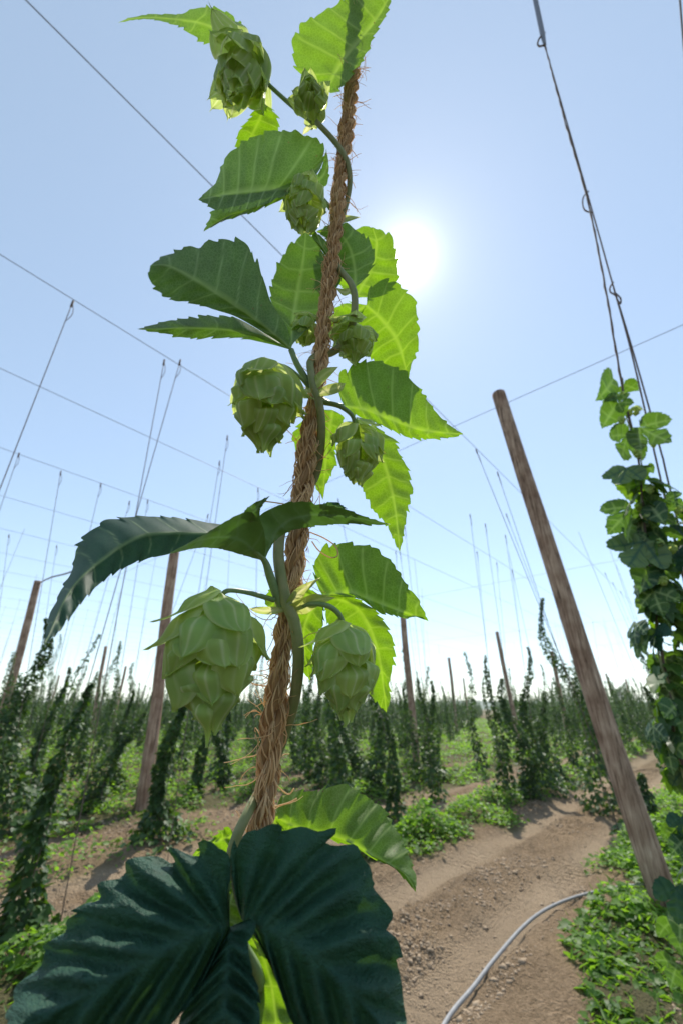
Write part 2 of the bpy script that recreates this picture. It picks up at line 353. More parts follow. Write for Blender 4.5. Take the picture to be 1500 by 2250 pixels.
def axis(dense0, dense1, step, far0, far1):
    a = list(np.arange(dense0, dense1, step)); s = step; x = a[-1]
    while x < far1: s = s*(1.025 if s < .09 else 1.25); x += s; a.append(x)
    s = step; x = a[0]; b = []
    while x > far0: s = s*(1.025 if s < .09 else 1.25); x -= s; b.append(x)
    return np.array(b[::-1]+a)
ga = axis(.6, 8.5, .024, -900, 1800); gl = axis(-4.4, -.5, .024, -1800, 900)
GA, GL = np.meshgrid(ga, gl, indexing='ij'); D = rowdist(GL)
near = np.clip(1-(np.hypot(GA, GL)-14)/14, 0, 1)
GZ = gz(GA, GL, D)*near
Vg = np.stack([GA*RD[0]+GL*ND[0], GA*RD[1]+GL*ND[1], GZ], -1).reshape(-1, 3)
na, nl = GA.shape; i = np.arange(na-1)[:, None]; j = np.arange(nl-1)[None]
Fg = np.stack([i*nl+j, i*nl+j+1, (i+1)*nl+j+1, (i+1)*nl+j], -1).reshape(-1, 4)[:, ::-1]
weedy = (weedmask(GA, GL, D)*.75*near+.6*(1-near)).ravel()
track = (sum(np.exp(-((GL-tl+.05*np.sin(GA*.5))/.24)**4) for tl in (-1.95, -3.0, -4.75, -5.5))*(GA > -2)*(GA < 60)*(.35+.5*fbm(GA*1.3, GL*2, 3, 8))).ravel()
og = structure(build('ground', Vg, Fg, M['soil'], None, {'weedy': weedy, 'track': track}))
def gheight(p):
    a, l = toreal(p); r = hypot(a, l)
    return float(gz(a, l, fine=False))*max(0, min(1, 1-(r-14)/14))

# loose clods lying on the worked soil
def clods():
    acc = Acc()
    pass
    t = (1+5**.5)/2
    iv = np.array([(-1, t, 0), (1, t, 0), (-1, -t, 0), (1, -t, 0), (0, -1, t), (0, 1, t), (0, -1, -t), (0, 1, -t), (t, 0, -1), (t, 0, 1), (-t, 0, -1), (-t, 0, 1)], float)/hypot(1, t)
    fi = np.array([(0, 11, 5), (0, 5, 1), (0, 1, 7), (0, 7, 10), (0, 10, 11), (1, 5, 9), (5, 11, 4), (11, 10, 2), (10, 7, 6), (7, 1, 8), (3, 9, 4), (3, 4, 2), (3, 2, 6), (3, 6, 8), (3, 8, 9), (4, 9, 5), (2, 4, 11), (6, 2, 10), (8, 6, 7), (9, 8, 1)])
    n = 330000
    az = rng.uniform(radians(-44), radians(46), n); dd = np.exp(rng.uniform(np.log(2.2), np.log(17), n))
    x, y = dd*np.sin(az), dd*np.cos(az); al, la = x*RD[0]+y*RD[1], x*ND[0]+y*ND[1]; d = rowdist(la)
    cl = fbm(al*1.3+9, la*1.3+4, 3, 77)
    keep = (d > .35) & (rng.random(n) < np.clip((cl-.34)*3.6, .04, 1))
    for tl in (-1.95, -3.0): keep &= (np.abs(la-tl) > .22) | (rng.random(n) < .12)
    al, la, dd = al[keep], la[keep], dd[keep]; n = len(al)
    s = np.exp(rng.normal(np.log(.0085), .55, n)); s = np.clip(s, .003, .034)*(.8+.03*dd)
    z = gz(al, la)
    jit = rng.uniform(.45, 1.35, (n, 12))
    q = rng.normal(size=(n, 3, 3)); q, _ = np.linalg.qr(q)
    iv = np.array([(1, 0, 0), (-1, 0, 0), (0, 1, 0), (0, -1, 0), (0, 0, 1), (0, 0, -1)], float); fi = np.array([(0, 2, 4), (2, 1, 4), (1, 3, 4), (3, 0, 4), (2, 0, 5), (1, 2, 5), (3, 1, 5), (0, 3, 5)]); jit = jit[:, :6]
    V = np.einsum('nij,kj->nki', q, iv)*jit[..., None]*s[:, None, None]*np.array([1.15, 1, .75])
    c = np.stack([al*RD[0]+la*ND[0], al*RD[1]+la*ND[1], z+s*.0], -1)
    V = (V+c[:, None]).reshape(-1, 3)
    Ff = (np.arange(n)[:, None, None]*6+fi[None]).reshape(-1, 3)
    stuff(build('soil_clods', V, Ff, M['clod'], None, smooth=False), 'loose brown clods scattered over the bare soil of the alleys', 'soil clods')
clods()

# ------------------------------------------------------------------ leaf clouds (weeds, bines, trees)
DIAMOND = (np.array([(0, 0, 0), (-.36, .42, .10), (0, 1, -.06), (.36, .42, .10)], float), np.array([(0, 1, 2), (0, 2, 3)])[:, ::-1])
HOPLEAF = (np.array([(0, 0, 0), (-.30, -.12, .03), (-.52, .18, .08), (-.40, .36, .05), (-.52, .62, .02), (-.24, .60, .05), (-.18, .80, 0), (0, 1.08, -.10), (.18, .80, 0), (.24, .60, .05), (.52, .62, .02), (.40, .36, .05), (.52, .18, .08), (.30, -.12, .03), (0, .45, -.04)], float),
           np.array([(14, k, k+1) for k in range(0, 13)]+[(14, 13, 0)])[:, ::-1])
def leafcloud(pos, d, nrm, size, tpl):
    d = d/np.linalg.norm(d, axis=1)[:, None]
    x = np.cross(d, nrm); x /= np.linalg.norm(x, axis=1)[:, None]+1e-9; z = np.cross(x, d)
    tv, tf = tpl; s = size[:, None, None]
    V = pos[:, None]+s*(tv[None, :, 0:1]*x[:, None]+tv[None, :, 1:2]*d[:, None]+tv[None, :, 2:3]*z[:, None])
    Fx = (np.arange(len(pos))[:, None, None]*len(tv)+tf[None]).reshape(-1, 3)
    return V.reshape(-1, 3), Fx
BLADE = (np.array([(0, 0, 0), (-.10, .4, .03), (0, 1, -.12), (.10, .4, .03)], float), DIAMOND[1])
def weeds():
    acc = Acc()
    for (n, lo, hi, tpl, smul) in ((15000, 1.7, 9.0, BLADE, 1.25), (84000, 1.7, 7.5, HOPLEAF, .9), (260000, 6.0, 75, DIAMOND, 1.0)):
        az = rng.uniform(radians(-46), radians(47), n); dd = np.exp(rng.uniform(np.log(lo), np.log(hi), n))
        x, y = dd*np.sin(az), dd*np.cos(az); al, la = x*RD[0]+y*RD[1], x*ND[0]+y*ND[1]; d = rowdist(la)
        m = weedmask(al, la, d); nn = fbm(al*1.6+3, la*1.6+8, 3, 90)
        m = m*np.maximum(np.clip((nn-.28)*4, .04, 1), .7*((al < 7) & (la > -2.0)))
        k = rng.random(n) < m
        al, la, dd, d, nn = al[k], la[k], dd[k], d[k], nn[k]; n = len(al)
        if tpl is HOPLEAF:  # keep the standing place of the camera free
            pass
        top = .05+.34*np.clip(nn-.3, 0, .4)/.4*np.exp(-(d/.5)**2)
        top = np.where((al < 7) & (la > -2.0), top*.62, top); h = top*rng.random(n)**.6
        nearf = np.clip(1-(np.hypot(al, la)-14)/14, 0, 1)
        z = gz(al, la, d, fine=False)*nearf+h
        pos = np.stack([al*RD[0]+la*ND[0], al*RD[1]+la*ND[1], z], -1)
        ph = rng.uniform(0, 2*pi, n); tilt = rng.uniform(-.5, .55, n)
        dr = np.stack([np.cos(ph), np.sin(ph), tilt-.15+(1.0 if tpl is BLADE else 0)], -1)
        nr = np.stack([rng.normal(0, .45, n), rng.normal(0, .45, n), np.ones(n)], -1)
        sz = (rng.uniform(.022, .06, n)+.0032*dd)*smul
        if tpl is HOPLEAF: sz *= np.where(rng.random(n) < .2, 1.35, .9)
        V, Fx = leafcloud(pos, dr, nr, sz, tpl)
        tint = np.clip(rng.normal(.45, .25, n)+(nn-.45)*1.2, 0, 1)
        acc.add(V, Fx, tint=np.repeat(tint, len(tpl[0])))
    stuff(acc.make('weeds', M['weeds'], None, smooth=False), 'low green weeds growing in strips along the hop rows', 'weeds')
weeds()

# hose lying across the alley
hp = [(930, 2370), (985, 2250), (1040, 2180), (1085, 2118), (1150, 2042), (1200, 2006), (1260, 1985), (1325, 1976), (1375, 1972), (1420, 1965)]
P = resample(onplane(*np.array(hp, float).T, h=.03), 90)
for q in P: q[2] = max(gheight(q), 0)+.026
o = tube('irrigation_hose', P, .0125, M['hose'], None, 10); tag(o, 'grey plastic irrigation hose curving across the bare soil', 'hose')

# far hills and a few trees on the skyline
def hills():
    az = np.linspace(radians(-75), radians(75), 160); V = []
    for k, a in enumerate(az):
        h = 10+9*fbm(np.array(k*.11), np.array(1.3), 3, 9)+5*exp_bump(degrees(a), 18, 9)
        for (r, z) in ((640, -2), (900, float(h)*.75), (1150, float(h)), (1500, float(h)*.8)):
            V.append((r*sin(a), r*cos(a), z))
    n = len(az); i = np.arange(n-1)[:, None]; j = np.arange(3)[None]
    Fh = np.stack([i*4+j, (i+1)*4+j, (i+1)*4+j+1, i*4+j+1], -1).reshape(-1, 4)
    structure(build('hills', V, Fh, M['hill']))
def exp_bump(x, c, w): return math.exp(-((x-c)/w)**2)
hills()
def tree(x, y, dist, hh, wd, label):
    r = ray(x, y); az = atan2(r[0], r[1]); p = np.array([dist*sin(az), dist*cos(az), 0.0])
    root = empty('tree', p); tag(root, label, 'tree')
    n = 1500
    u = rng.normal(size=(n, 3)); u /= np.linalg.norm(u, axis=1)[:, None]
    rad = rng.random(n)**.4
    cl = 1+.35*np.sin(u[:, 0]*5+dist)*np.cos(u[:, 1]*4+2*u[:, 2]*3)
    c = p+np.array([0, 0, hh*.6])+u*(rad*cl)[:, None]*np.array([wd/2, wd/2, hh*.42])
    V, Fx = leafcloud(c, u+rng.normal(0, .5, (n, 3)), rng.normal(size=(n, 3)), rng.uniform(.5, 1.0, n)*hh/10, DIAMOND)
    build('crown', V, [Fx], M['foliage'], root, {'tint': np.repeat(rng.random(n)*.6, 4)}, False)
    tube('trunk', [p, p+[.1, 0, hh*.3], p+[0, .1, hh*.62]], [.35, .25, .1], M['bark'], root, 8)
hz = bpy.data.materials.new('haze'); hz.use_nodes = True; hz.node_tree.nodes.clear()
pv = nd(hz.node_tree, 'ShaderNodeVolumePrincipled', inp={'Density': .00045, 'Color': (.92, .96, 1, 1), 'Anisotropy': .35}); ho_ = nd(hz.node_tree, 'ShaderNodeOutputMaterial'); lk(hz.node_tree, pv.outputs[0], ho_.inputs['Volume'])
B_ = 3800.0; bz = (-4.0, 30.0); bv = [(x, y, z) for z in bz for y in (-B_, B_) for x in (-B_, B_)]
stuff(build('haze', bv, [np.array([(0, 2, 3, 1), (4, 5, 7, 6), (0, 1, 5, 4), (2, 6, 7, 3), (0, 4, 6, 2), (1, 3, 7, 5)])], hz, smooth=False), 'thin summer haze over the hop yard', 'haze')
tree(1247, 1530, 190, 9.5, 13, 'rounded far tree on the skyline left of the thick leaning pole')
tree(1365, 1530, 200, 9, 8, 'small far tree on the skyline between the thick pole and the right hop bine')

# ------------------------------------------------------------------ the climbing hop bine in front
def zr(y): return 1.0/(6.06+(3.509-6.06)*(1750-np.asarray(y, float))/1580)
def c1(L): return [(240+x*.46667, y*.46667) for x, y in L]
def c2(L): return [(280+x*.50667, 480+y*.50667) for x, y in L]
def c3(L): return [(80+x*.58667, 1060+y*.58667) for x, y in L]
def c4(L): return [(x*.63333, 1650+y*.63333) for x, y in L]
def smooth01(x): x = np.clip(x, 0, 1); return x*x*(3-2*x)
def lobe_geo(rib, L, R, z, n=10, ser=1.0, sL=0.0, sR=0.0, corr=.0010, seed=0, mapf=None, wave=.0006, M_=11, curl=0.0, quilt=0.0, ribpow=1.15, nvf=.55, roundt=0.0):
    """blade between a midrib and its two margins, with teeth, sunken side veins and folds"""
    sp = max(9, 100//n); T = n*sp+1; t = np.linspace(0, 1, T)
    rib = resample(rib, T, t**ribpow); L, R = (resample(p, T) for p in (L, R))
    zb, zt, zl, zrr, bulge = z
    zc = zb+(zt-zb)*t+bulge*np.sin(pi*t)
    nv = max(3, round(n*nvf))
    Vs, vein, lp = [], [], []
    riblen = np.sum(np.linalg.norm(np.diff(rib, axis=0), axis=1))
    tw = np.sin(pi*np.clip(t*1.02, 0, 1))**.7
    for side, E, zoff, s0 in ((-1, L, zl, sL), (1, R, zrr, sR)):
        tg = np.gradient(E, axis=0); el = np.linalg.norm(tg, axis=1)[:, None]; tg = tg/(el+1e-9)
        out = E-rib; ow = np.linalg.norm(out, axis=1); out = out/(ow[:, None]+1e-9)
        jt = .22*np.sin(n*t*2.3+seed+side)+.15*np.sin(n*t*5.1+seed); p = np.mod(n*t+.5+jt, 1.0); saw = np.where(p < .8, (p/.8)**1.3, (1-p)/.2); saw = saw*(1-roundt)+roundt*np.sin(pi*np.mod(nv*t-.25-.10, 1.0))**.7
        elen = el.sum(); A = .42*elen/n*ser
        env = smooth01((t-s0)/.08)*np.clip((1-t)/.04, 0, 1)
        A2 = np.minimum(A, .35*ow+2)*(.85+.35*np.sin(n*t*2.9+seed*1.3+side))
        disp = (A2*env)[:, None]*((saw-.45)[:, None]*out*.75+(saw*.55)[:, None]*tg)
        E2 = E+disp
        ss = np.linspace(0, 1, M_+1)**.9
        for s in (ss[1:] if side == 1 else ss[::-1]):
            q = rib+(E+disp*(s**4)-rib)*s
            # side veins curve forward
            ph = nv*t-.25-.10*s*s+(.16*np.sin(5.3*t+seed*2.1)+.10*np.sin(13*t+seed+side))*min(1, s*2)
            fr = np.abs(np.mod(ph+.5, 1)-.5)
            dpx = fr/nv*riblen*.75
            v = np.exp(-(dpx/(1.8*(1-.4*s)))**2)*(s < .97)*.9
            dm = s*ow
            mv = np.exp(-(dm/(3.6*(1-.75*t)+.8))**2)*1.2
            zz = zc+zoff*tw*s**1.4+corr*np.cos(2*pi*ph)*s*(1-s)*3.4*np.clip(t*6, 0, 1)*np.clip((1-t)*6, 0, 1)
            zz = zz+wave*s*s*np.sin(11*t+seed*1.7+side)+wave*.7*s**3*np.sin(2*pi*n*t*.27+seed)
            zz = zz+curl*s**3*tw+quilt*(fbm(q[:, 0]/26+seed, q[:, 1]/26, 2, 71)-.4)*np.clip(s*3, 0, 1)*np.clip(t*8, 0, 1)
            Vs.append(np.column_stack([q, zz])); vein.append(np.maximum(v, mv)); lp.append(np.column_stack([q, np.full(T, seed*13.0)]))
    K = len(Vs)
    P = np.stack(Vs, 1).reshape(-1, 3); vein = np.stack(vein, 1).ravel(); lp = np.stack(lp, 1).reshape(-1, 3)
    i = np.arange(T-1)[:, None]; j = np.arange(K-1)[None]
    Fq = np.stack([i*K+j, i*K+j+1, (i+1)*K+j+1, (i+1)*K+j], -1).reshape(-1, 4)
    V = (mapf or (lambda P: unproj(P[:, 0], P[:, 1], P[:, 2])))(P)
    return V, Fq, vein, lp, P
def lobe(acc, rib, L, R, z, top=False, **k):
    k['corr'] = k.get('corr', .0010)*(1 if top else -1)
    V, Fq, vein, lp, P = lobe_geo(rib, L, R, z, **k)
    # winding: seen side is the upper side when top=True
    a, b, c, d = (V[Fq[:, q]]-np.array([0, 0, H]) for q in range(4))
    nn = np.cross(c-a, d-b); facing = -np.sum(np.sum(nn*(a+c), axis=1))
    if (facing > 0) != top: Fq = Fq[:, ::-1]
    acc.add(V, Fq, vein=vein, lp=lp)
def pxtube(pts, z, wpx, n=40):
    """tube from pixel path, depths and width in photo pixels"""
    pts = np.asarray(pts, float); z = np.broadcast_to(np.asarray(z, float), (len(pts),)); w = np.broadcast_to(np.asarray(wpx, float), (len(pts),))
    Q = resample(np.column_stack([pts, z*100, w]), n)
    zz = Q[:, 2]/100
    return unproj(Q[:, 0], Q[:, 1], zz), Q[:, 3]/2/F*zz

ropeB, ropeT = unproj(580., 1750., .165), unproj(775., 170., .285)
rdir = (ropeT-ropeB)/np.linalg.norm(ropeT-ropeB)
foot = ropeB+rdir*((.05-ropeB[2])/rdir[2]); head = ropeB+rdir*((5.9-ropeB[2])/rdir[2]); head = rw(toreal(head)[0], 1.05, 5.9)
hero = empty('hop_bine', (foot[0], foot[1], 0)); tag(hero, 'big foreground hop bine with large leaves and cones, wound round a thick rope', 'hop plant')

def hero_leaf(lobes, mat='leaf', label=None):
    acc = Acc()
    for k, L in enumerate(lobes): 
        L = dict(L); L.setdefault('seed', k+len(lobes)*3+int(abs(L['rib'][0][0])) % 17); lobe(acc, **L)
    o = acc.make('leaf', M[mat], hero)
    if label: o['label'] = label
    return o
def stalk(leaf, pts, z, w, mat='stalk', name='leaf_stalk'):
    P, r = pxtube(pts, z, w); V, Fs = tube_geo(P, r, 8); return build(name, V, Fs, M[mat], leaf)

# A top left
lf = hero_leaf([dict(rib=c1([(575, 165), (480, 125), (400, 102), (250, 84), (120, 86), (40, 108)]),
    L=c1([(575, 165), (622, 120), (600, 100), (560, 60), (480, 33), (430, 33), (370, 52), (330, 66), (250, 66), (180, 68), (90, 86), (40, 108)]),
    R=c1([(575, 165), (520, 182), (460, 206), (420, 188), (390, 162), (350, 134), (260, 104), (180, 90), (100, 98), (40, 108)]), z=(.283, .315, .012, -.006, 0), n=11)], label='narrow leaf at the top left pointing left')
stalk(lf, c1([(560, 170), (520, 185), (545, 210), (570, 230)]), [.283, .280, .279, .279], [9, 9, 8, 8])
a_ = Acc(); lobe(a_, c1([(560, 225), (540, 180), (560, 130)]), c1([(560, 225), (500, 195), (490, 165), (530, 130), (560, 120)]), c1([(560, 225), (610, 200), (632, 150), (600, 122), (560, 120)]), (.275, .282, 0, 0, 0), n=5, ser=.6); a_.make('leaf', M['leaf'], hero)
# B top right
lf = hero_leaf([dict(rib=c1([(1025, 412), (1100, 285), (1180, 185), (1260, 85), (1330, -40)]),
    L=c1([(1025, 412), (960, 380), (890, 345), (868, 270), (868, 205), (890, 150), (905, 112), (950, 85), (1000, 55), (1060, 25), (1130, -30), (1240, -70), (1330, -40)]),
    R=c1([(1025, 412), (1045, 443), (1080, 425), (1115, 390), (1155, 330), (1195, 285), (1220, 235), (1240, 185), (1275, 115), (1305, 65), (1325, 5), (1330, -40)]), z=(.272, .285, .012, -.016, 0), n=12)], label='large leaf at the top right, half lit by the sun, running out of the frame')
stalk(lf, c1([(1025, 412), (1015, 470), (990, 530), (960, 570)]), [.272, .272, .273, .276], [8, 7, 7, 7])
# C behind the top cone
hero_leaf([dict(rib=c1([(735, 490), (700, 580), (640, 690), (600, 760)]), L=c1([(735, 490), (690, 520), (650, 570), (610, 620), (597, 690), (590, 740), (600, 760)]),
    R=c1([(735, 490), (785, 535), (800, 610), (770, 690), (690, 750), (600, 760)]), z=(.290, .285, 0, 0, 0), n=7)])
# D
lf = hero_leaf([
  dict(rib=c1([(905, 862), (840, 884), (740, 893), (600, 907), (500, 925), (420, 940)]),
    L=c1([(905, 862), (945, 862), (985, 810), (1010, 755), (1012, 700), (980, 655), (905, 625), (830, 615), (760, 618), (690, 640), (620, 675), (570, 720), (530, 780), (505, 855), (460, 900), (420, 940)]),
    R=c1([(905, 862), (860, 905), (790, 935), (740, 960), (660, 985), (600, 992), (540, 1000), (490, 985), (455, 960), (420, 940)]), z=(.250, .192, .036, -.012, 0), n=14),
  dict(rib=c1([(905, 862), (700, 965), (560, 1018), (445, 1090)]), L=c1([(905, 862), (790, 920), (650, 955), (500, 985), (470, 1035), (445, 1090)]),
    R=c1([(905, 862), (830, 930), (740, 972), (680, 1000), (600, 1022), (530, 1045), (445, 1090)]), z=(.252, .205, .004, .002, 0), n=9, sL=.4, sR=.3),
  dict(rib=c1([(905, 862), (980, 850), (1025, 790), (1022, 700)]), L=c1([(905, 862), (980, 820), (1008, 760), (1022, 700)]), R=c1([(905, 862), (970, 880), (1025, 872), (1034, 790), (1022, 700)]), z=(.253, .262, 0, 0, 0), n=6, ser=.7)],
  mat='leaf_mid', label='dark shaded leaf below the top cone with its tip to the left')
stalk(lf, c1([(905, 862), (940, 885), (1000, 930), (1040, 975)]), [.250, .250, .252, .253], [9, 8, 8, 8])
# E three lobed leaf
lf = hero_leaf([
  dict(rib=c2([(710, 570), (640, 505), (530, 422), (400, 333), (290, 262), (180, 205), (100, 205)]),
    L=c2([(710, 570), (690, 470), (625, 365), (600, 290), (572, 210), (548, 165), (525, 120), (495, 97), (430, 86), (385, 98), (335, 100), (310, 125), (240, 130), (180, 153), (130, 180), (100, 205)]),
    R=c2([(710, 570), (600, 500), (480, 430), (400, 402), (280, 368), (170, 342), (120, 305), (92, 258), (100, 205)]), z=(.214, .118, .016, -.006, .004), n=13, sL=.33, sR=.5),
  dict(rib=c2([(710, 570), (716, 450), (740, 300), (762, 180), (775, 55)]), L=c2([(710, 570), (690, 470), (625, 365), (625, 285), (648, 205), (680, 155), (720, 105), (775, 55)]),
    R=c2([(710, 570), (722, 540), (790, 472), (852, 410), (902, 320), (915, 260), (885, 190), (845, 140), (815, 90), (775, 55)]), z=(.214, .290, .003, -.004, .003), n=11, sL=.38, sR=.1),
  dict(rib=c2([(710, 570), (600, 515), (450, 485), (300, 475), (150, 478), (45, 480)]), L=c2([(710, 570), (600, 500), (470, 430), (400, 425), (330, 425), (250, 432), (185, 442), (120, 458), (45, 480)]),
    R=c2([(710, 570), (620, 545), (500, 522), (400, 517), (260, 520), (150, 498), (45, 480)]), z=(.214, .150, .010, -.002, .0), n=11, sL=.38, sR=.2)],
  mat='leaf_mid', label='broad three-lobed leaf at upper left of the rope, dull underside towards the viewer')
stalk(lf, c2([(710, 570), (735, 630), (770, 690), (800, 745)]), [.214, .212, .213, .2145], [13, 14, 15, 18])
# F folded leaf in front of the sun
hero_leaf([dict(rib=c2([(985, 300), (985, 220), (960, 120), (910, 65), (820, 55)]), L=c2([(985, 300), (920, 240), (880, 170), (880, 110), (850, 80), (820, 55)]),
    R=c2([(985, 300), (1035, 255), (1068, 190), (1062, 120), (1020, 68), (960, 32), (890, 25), (820, 55)]), z=(.240, .250, -.004, .012, .008), n=9),
  dict(rib=c2([(985, 300), (930, 250), (880, 180), (840, 110), (815, 55)]), L=c2([(985, 300), (900, 230), (850, 150), (800, 75), (815, 55)]), R=c2([(985, 300), (920, 200), (880, 120), (840, 80), (815, 55)]), z=(.240, .236, 0, .004, 0), n=6, ser=.4)],
  label='dark folded leaf just left of the sun')
hero_leaf([dict(rib=c2([(985, 345), (1050, 230), (1080, 120), (1062, 42)]), L=c2([(985, 345), (905, 270), (890, 170), (930, 80), (1000, 42), (1062, 38)]),
    R=c2([(985, 345), (1070, 335), (1160, 290), (1172, 210), (1152, 110), (1130, 68), (1062, 38)]), z=(.330, .335, 0, .004, 0), n=9)], label='bright leaf lit from behind beside the sun')
# G
hero_leaf([
  dict(rib=c2([(1035, 375), (1110, 450), (1175, 545), (1218, 705)]), L=c2([(1035, 375), (1050, 300), (1140, 270), (1200, 308), (1245, 350), (1256, 430), (1260, 520), (1250, 595), (1230, 635), (1218, 705)]),
    R=c2([(1035, 375), (1000, 440), (1020, 540), (1060, 610), (1130, 660), (1218, 705)]), z=(.305, .318, .004, .0, 0), n=11),
  dict(rib=c2([(1035, 375), (970, 420), (920, 490), (900, 560)]), L=c2([(1035, 375), (1000, 450), (990, 520), (900, 560)]), R=c2([(1035, 375), (950, 365), (895, 400), (880, 470), (900, 560)]), z=(.305, .300, 0, 0, 0), n=7)],
  label='broad leaf right of the rope under the sun, right half lit')
# H
lf = hero_leaf([dict(rib=c2([(940, 812), (1040, 832), (1130, 868), (1250, 912), (1350, 928), (1455, 935)]),
    L=c2([(940, 812), (915, 760), (920, 690), (945, 665), (985, 630), (1045, 615), (1095, 620), (1150, 640), (1205, 668), (1238, 715), (1280, 757), (1308, 800), (1340, 840), (1400, 900), (1455, 935)]),
    R=c2([(940, 812), (985, 852), (1050, 878), (1150, 922), (1210, 947), (1260, 957), (1340, 958), (1410, 948), (1455, 935)]), z=(.222, .236, .008, .001, .004), n=13)],
  label='leaf at right of the rope, shaded with a lit yellow-green tip pointing right')
stalk(lf, c2([(830, 775), (880, 800), (935, 812)]), [.2145, .218, .222], [9, 8, 8])
# I
hero_leaf([
  dict(rib=c2([(890, 830), (872, 950), (858, 1080), (848, 1220)]), L=c2([(890, 830), (800, 830), (755, 880), (715, 950), (740, 1010), (790, 1090), (815, 1160), (848, 1220)]),
    R=c2([(890, 830), (935, 858), (932, 920), (902, 980), (906, 1065), (885, 1110), (858, 1160), (848, 1220)]), z=(.270, .262, 0, 0, 0), n=10)], label='narrow lit leaf hanging behind the rope')
hero_leaf([
  dict(rib=c2([(1060, 890), (1110, 1050), (1150, 1200), (1170, 1340), (1180, 1447)]), R=c2([(1060, 890), (1120, 935), (1165, 970), (1178, 1020), (1212, 1070), (1227, 1140), (1226, 1210), (1207, 1310), (1195, 1380), (1180, 1447)]),
    L=c2([(1060, 890), (1000, 980), (1005, 1120), (1040, 1220), (1085, 1290), (1120, 1330), (1142, 1370), (1160, 1410), (1180, 1447)]), z=(.285, .255, .002, .004, 0), n=13)], label='bright yellow-green leaf hanging below the right cone')
# J big horizontal leaf seen edge on
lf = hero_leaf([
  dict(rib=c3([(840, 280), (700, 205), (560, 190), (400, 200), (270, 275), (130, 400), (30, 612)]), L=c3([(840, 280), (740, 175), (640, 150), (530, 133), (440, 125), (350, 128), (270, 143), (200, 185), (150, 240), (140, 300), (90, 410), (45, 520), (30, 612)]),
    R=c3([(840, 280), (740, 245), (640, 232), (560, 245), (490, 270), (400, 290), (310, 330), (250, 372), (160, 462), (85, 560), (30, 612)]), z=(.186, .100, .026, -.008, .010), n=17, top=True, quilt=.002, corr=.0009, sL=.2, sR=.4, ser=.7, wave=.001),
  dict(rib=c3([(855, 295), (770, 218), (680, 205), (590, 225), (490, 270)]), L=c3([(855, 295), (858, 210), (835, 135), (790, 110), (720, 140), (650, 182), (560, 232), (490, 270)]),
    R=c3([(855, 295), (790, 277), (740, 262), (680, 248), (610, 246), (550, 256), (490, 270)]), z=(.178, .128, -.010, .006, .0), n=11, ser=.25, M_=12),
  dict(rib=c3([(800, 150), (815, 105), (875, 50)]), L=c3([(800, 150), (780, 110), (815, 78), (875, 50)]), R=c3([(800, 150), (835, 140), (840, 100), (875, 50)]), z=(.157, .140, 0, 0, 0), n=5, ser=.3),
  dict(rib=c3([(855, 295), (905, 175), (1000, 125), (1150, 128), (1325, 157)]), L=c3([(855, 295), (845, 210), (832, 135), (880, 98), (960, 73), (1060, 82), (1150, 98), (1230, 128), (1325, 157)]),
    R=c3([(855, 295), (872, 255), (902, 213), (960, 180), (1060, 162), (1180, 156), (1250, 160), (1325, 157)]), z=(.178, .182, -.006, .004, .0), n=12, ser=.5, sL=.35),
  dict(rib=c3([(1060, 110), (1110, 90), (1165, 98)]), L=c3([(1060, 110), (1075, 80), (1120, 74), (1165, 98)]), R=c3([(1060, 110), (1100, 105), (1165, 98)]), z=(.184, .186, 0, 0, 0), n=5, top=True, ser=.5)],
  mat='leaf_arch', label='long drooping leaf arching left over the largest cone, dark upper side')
stalk(lf, c3([(785, 232), (825, 262), (857, 297), (875, 350), (900, 420), (922, 465)]), [.1665, .1715, .1770, .1775, .178, .1795], [5, 9, 15, 20, 21, 26])
# K
lf = hero_leaf([
  dict(rib=c3([(1072, 425), (1170, 412), (1230, 432), (1330, 470), (1467, 520)]),
    L=c3([(1072, 425), (1045, 370), (1040, 300), (1058, 268), (1088, 240), (1130, 228), (1190, 228), (1250, 238), (1290, 262), (1330, 305), (1362, 340), (1390, 390), (1425, 430), (1448, 480), (1467, 520)]),
    R=c3([(1072, 425), (1130, 424), (1200, 434), (1240, 456), (1275, 482), (1330, 497), (1380, 510), (1430, 502), (1467, 520)]), z=(.188, .200, .006, .0, .002), n=13),
  dict(rib=c3([(1072, 425), (1200, 470), (1275, 620), (1310, 862)]), R=c3([(1072, 425), (1160, 418), (1240, 460), (1300, 518), (1336, 600), (1338, 690), (1322, 740), (1325, 800), (1310, 862)]),
    L=c3([(1072, 425), (1100, 560), (1180, 700), (1250, 800), (1310, 862)]), z=(.200, .214, .0, .004, 0), n=13),
  dict(rib=c3([(1072, 425), (1010, 520), (1003, 620), (1025, 742)]), L=c3([(1072, 425), (985, 470), (972, 560), (983, 680), (1025, 742)]), R=c3([(1072, 425), (1075, 520), (1040, 600), (1036, 690), (1025, 742)]), z=(.196, .194, 0, 0, 0), n=9),
  dict(rib=c3([(1072, 425), (950, 425), (850, 430)]), L=c3([(1072, 425), (960, 370), (890, 388), (850, 430)]), R=c3([(1072, 425), (960, 480), (880, 478), (850, 430)]), z=(.196, .200, 0, 0, 0), n=7)],
  label='wide leaf right of the rope above the second largest cone, lit at both ends')
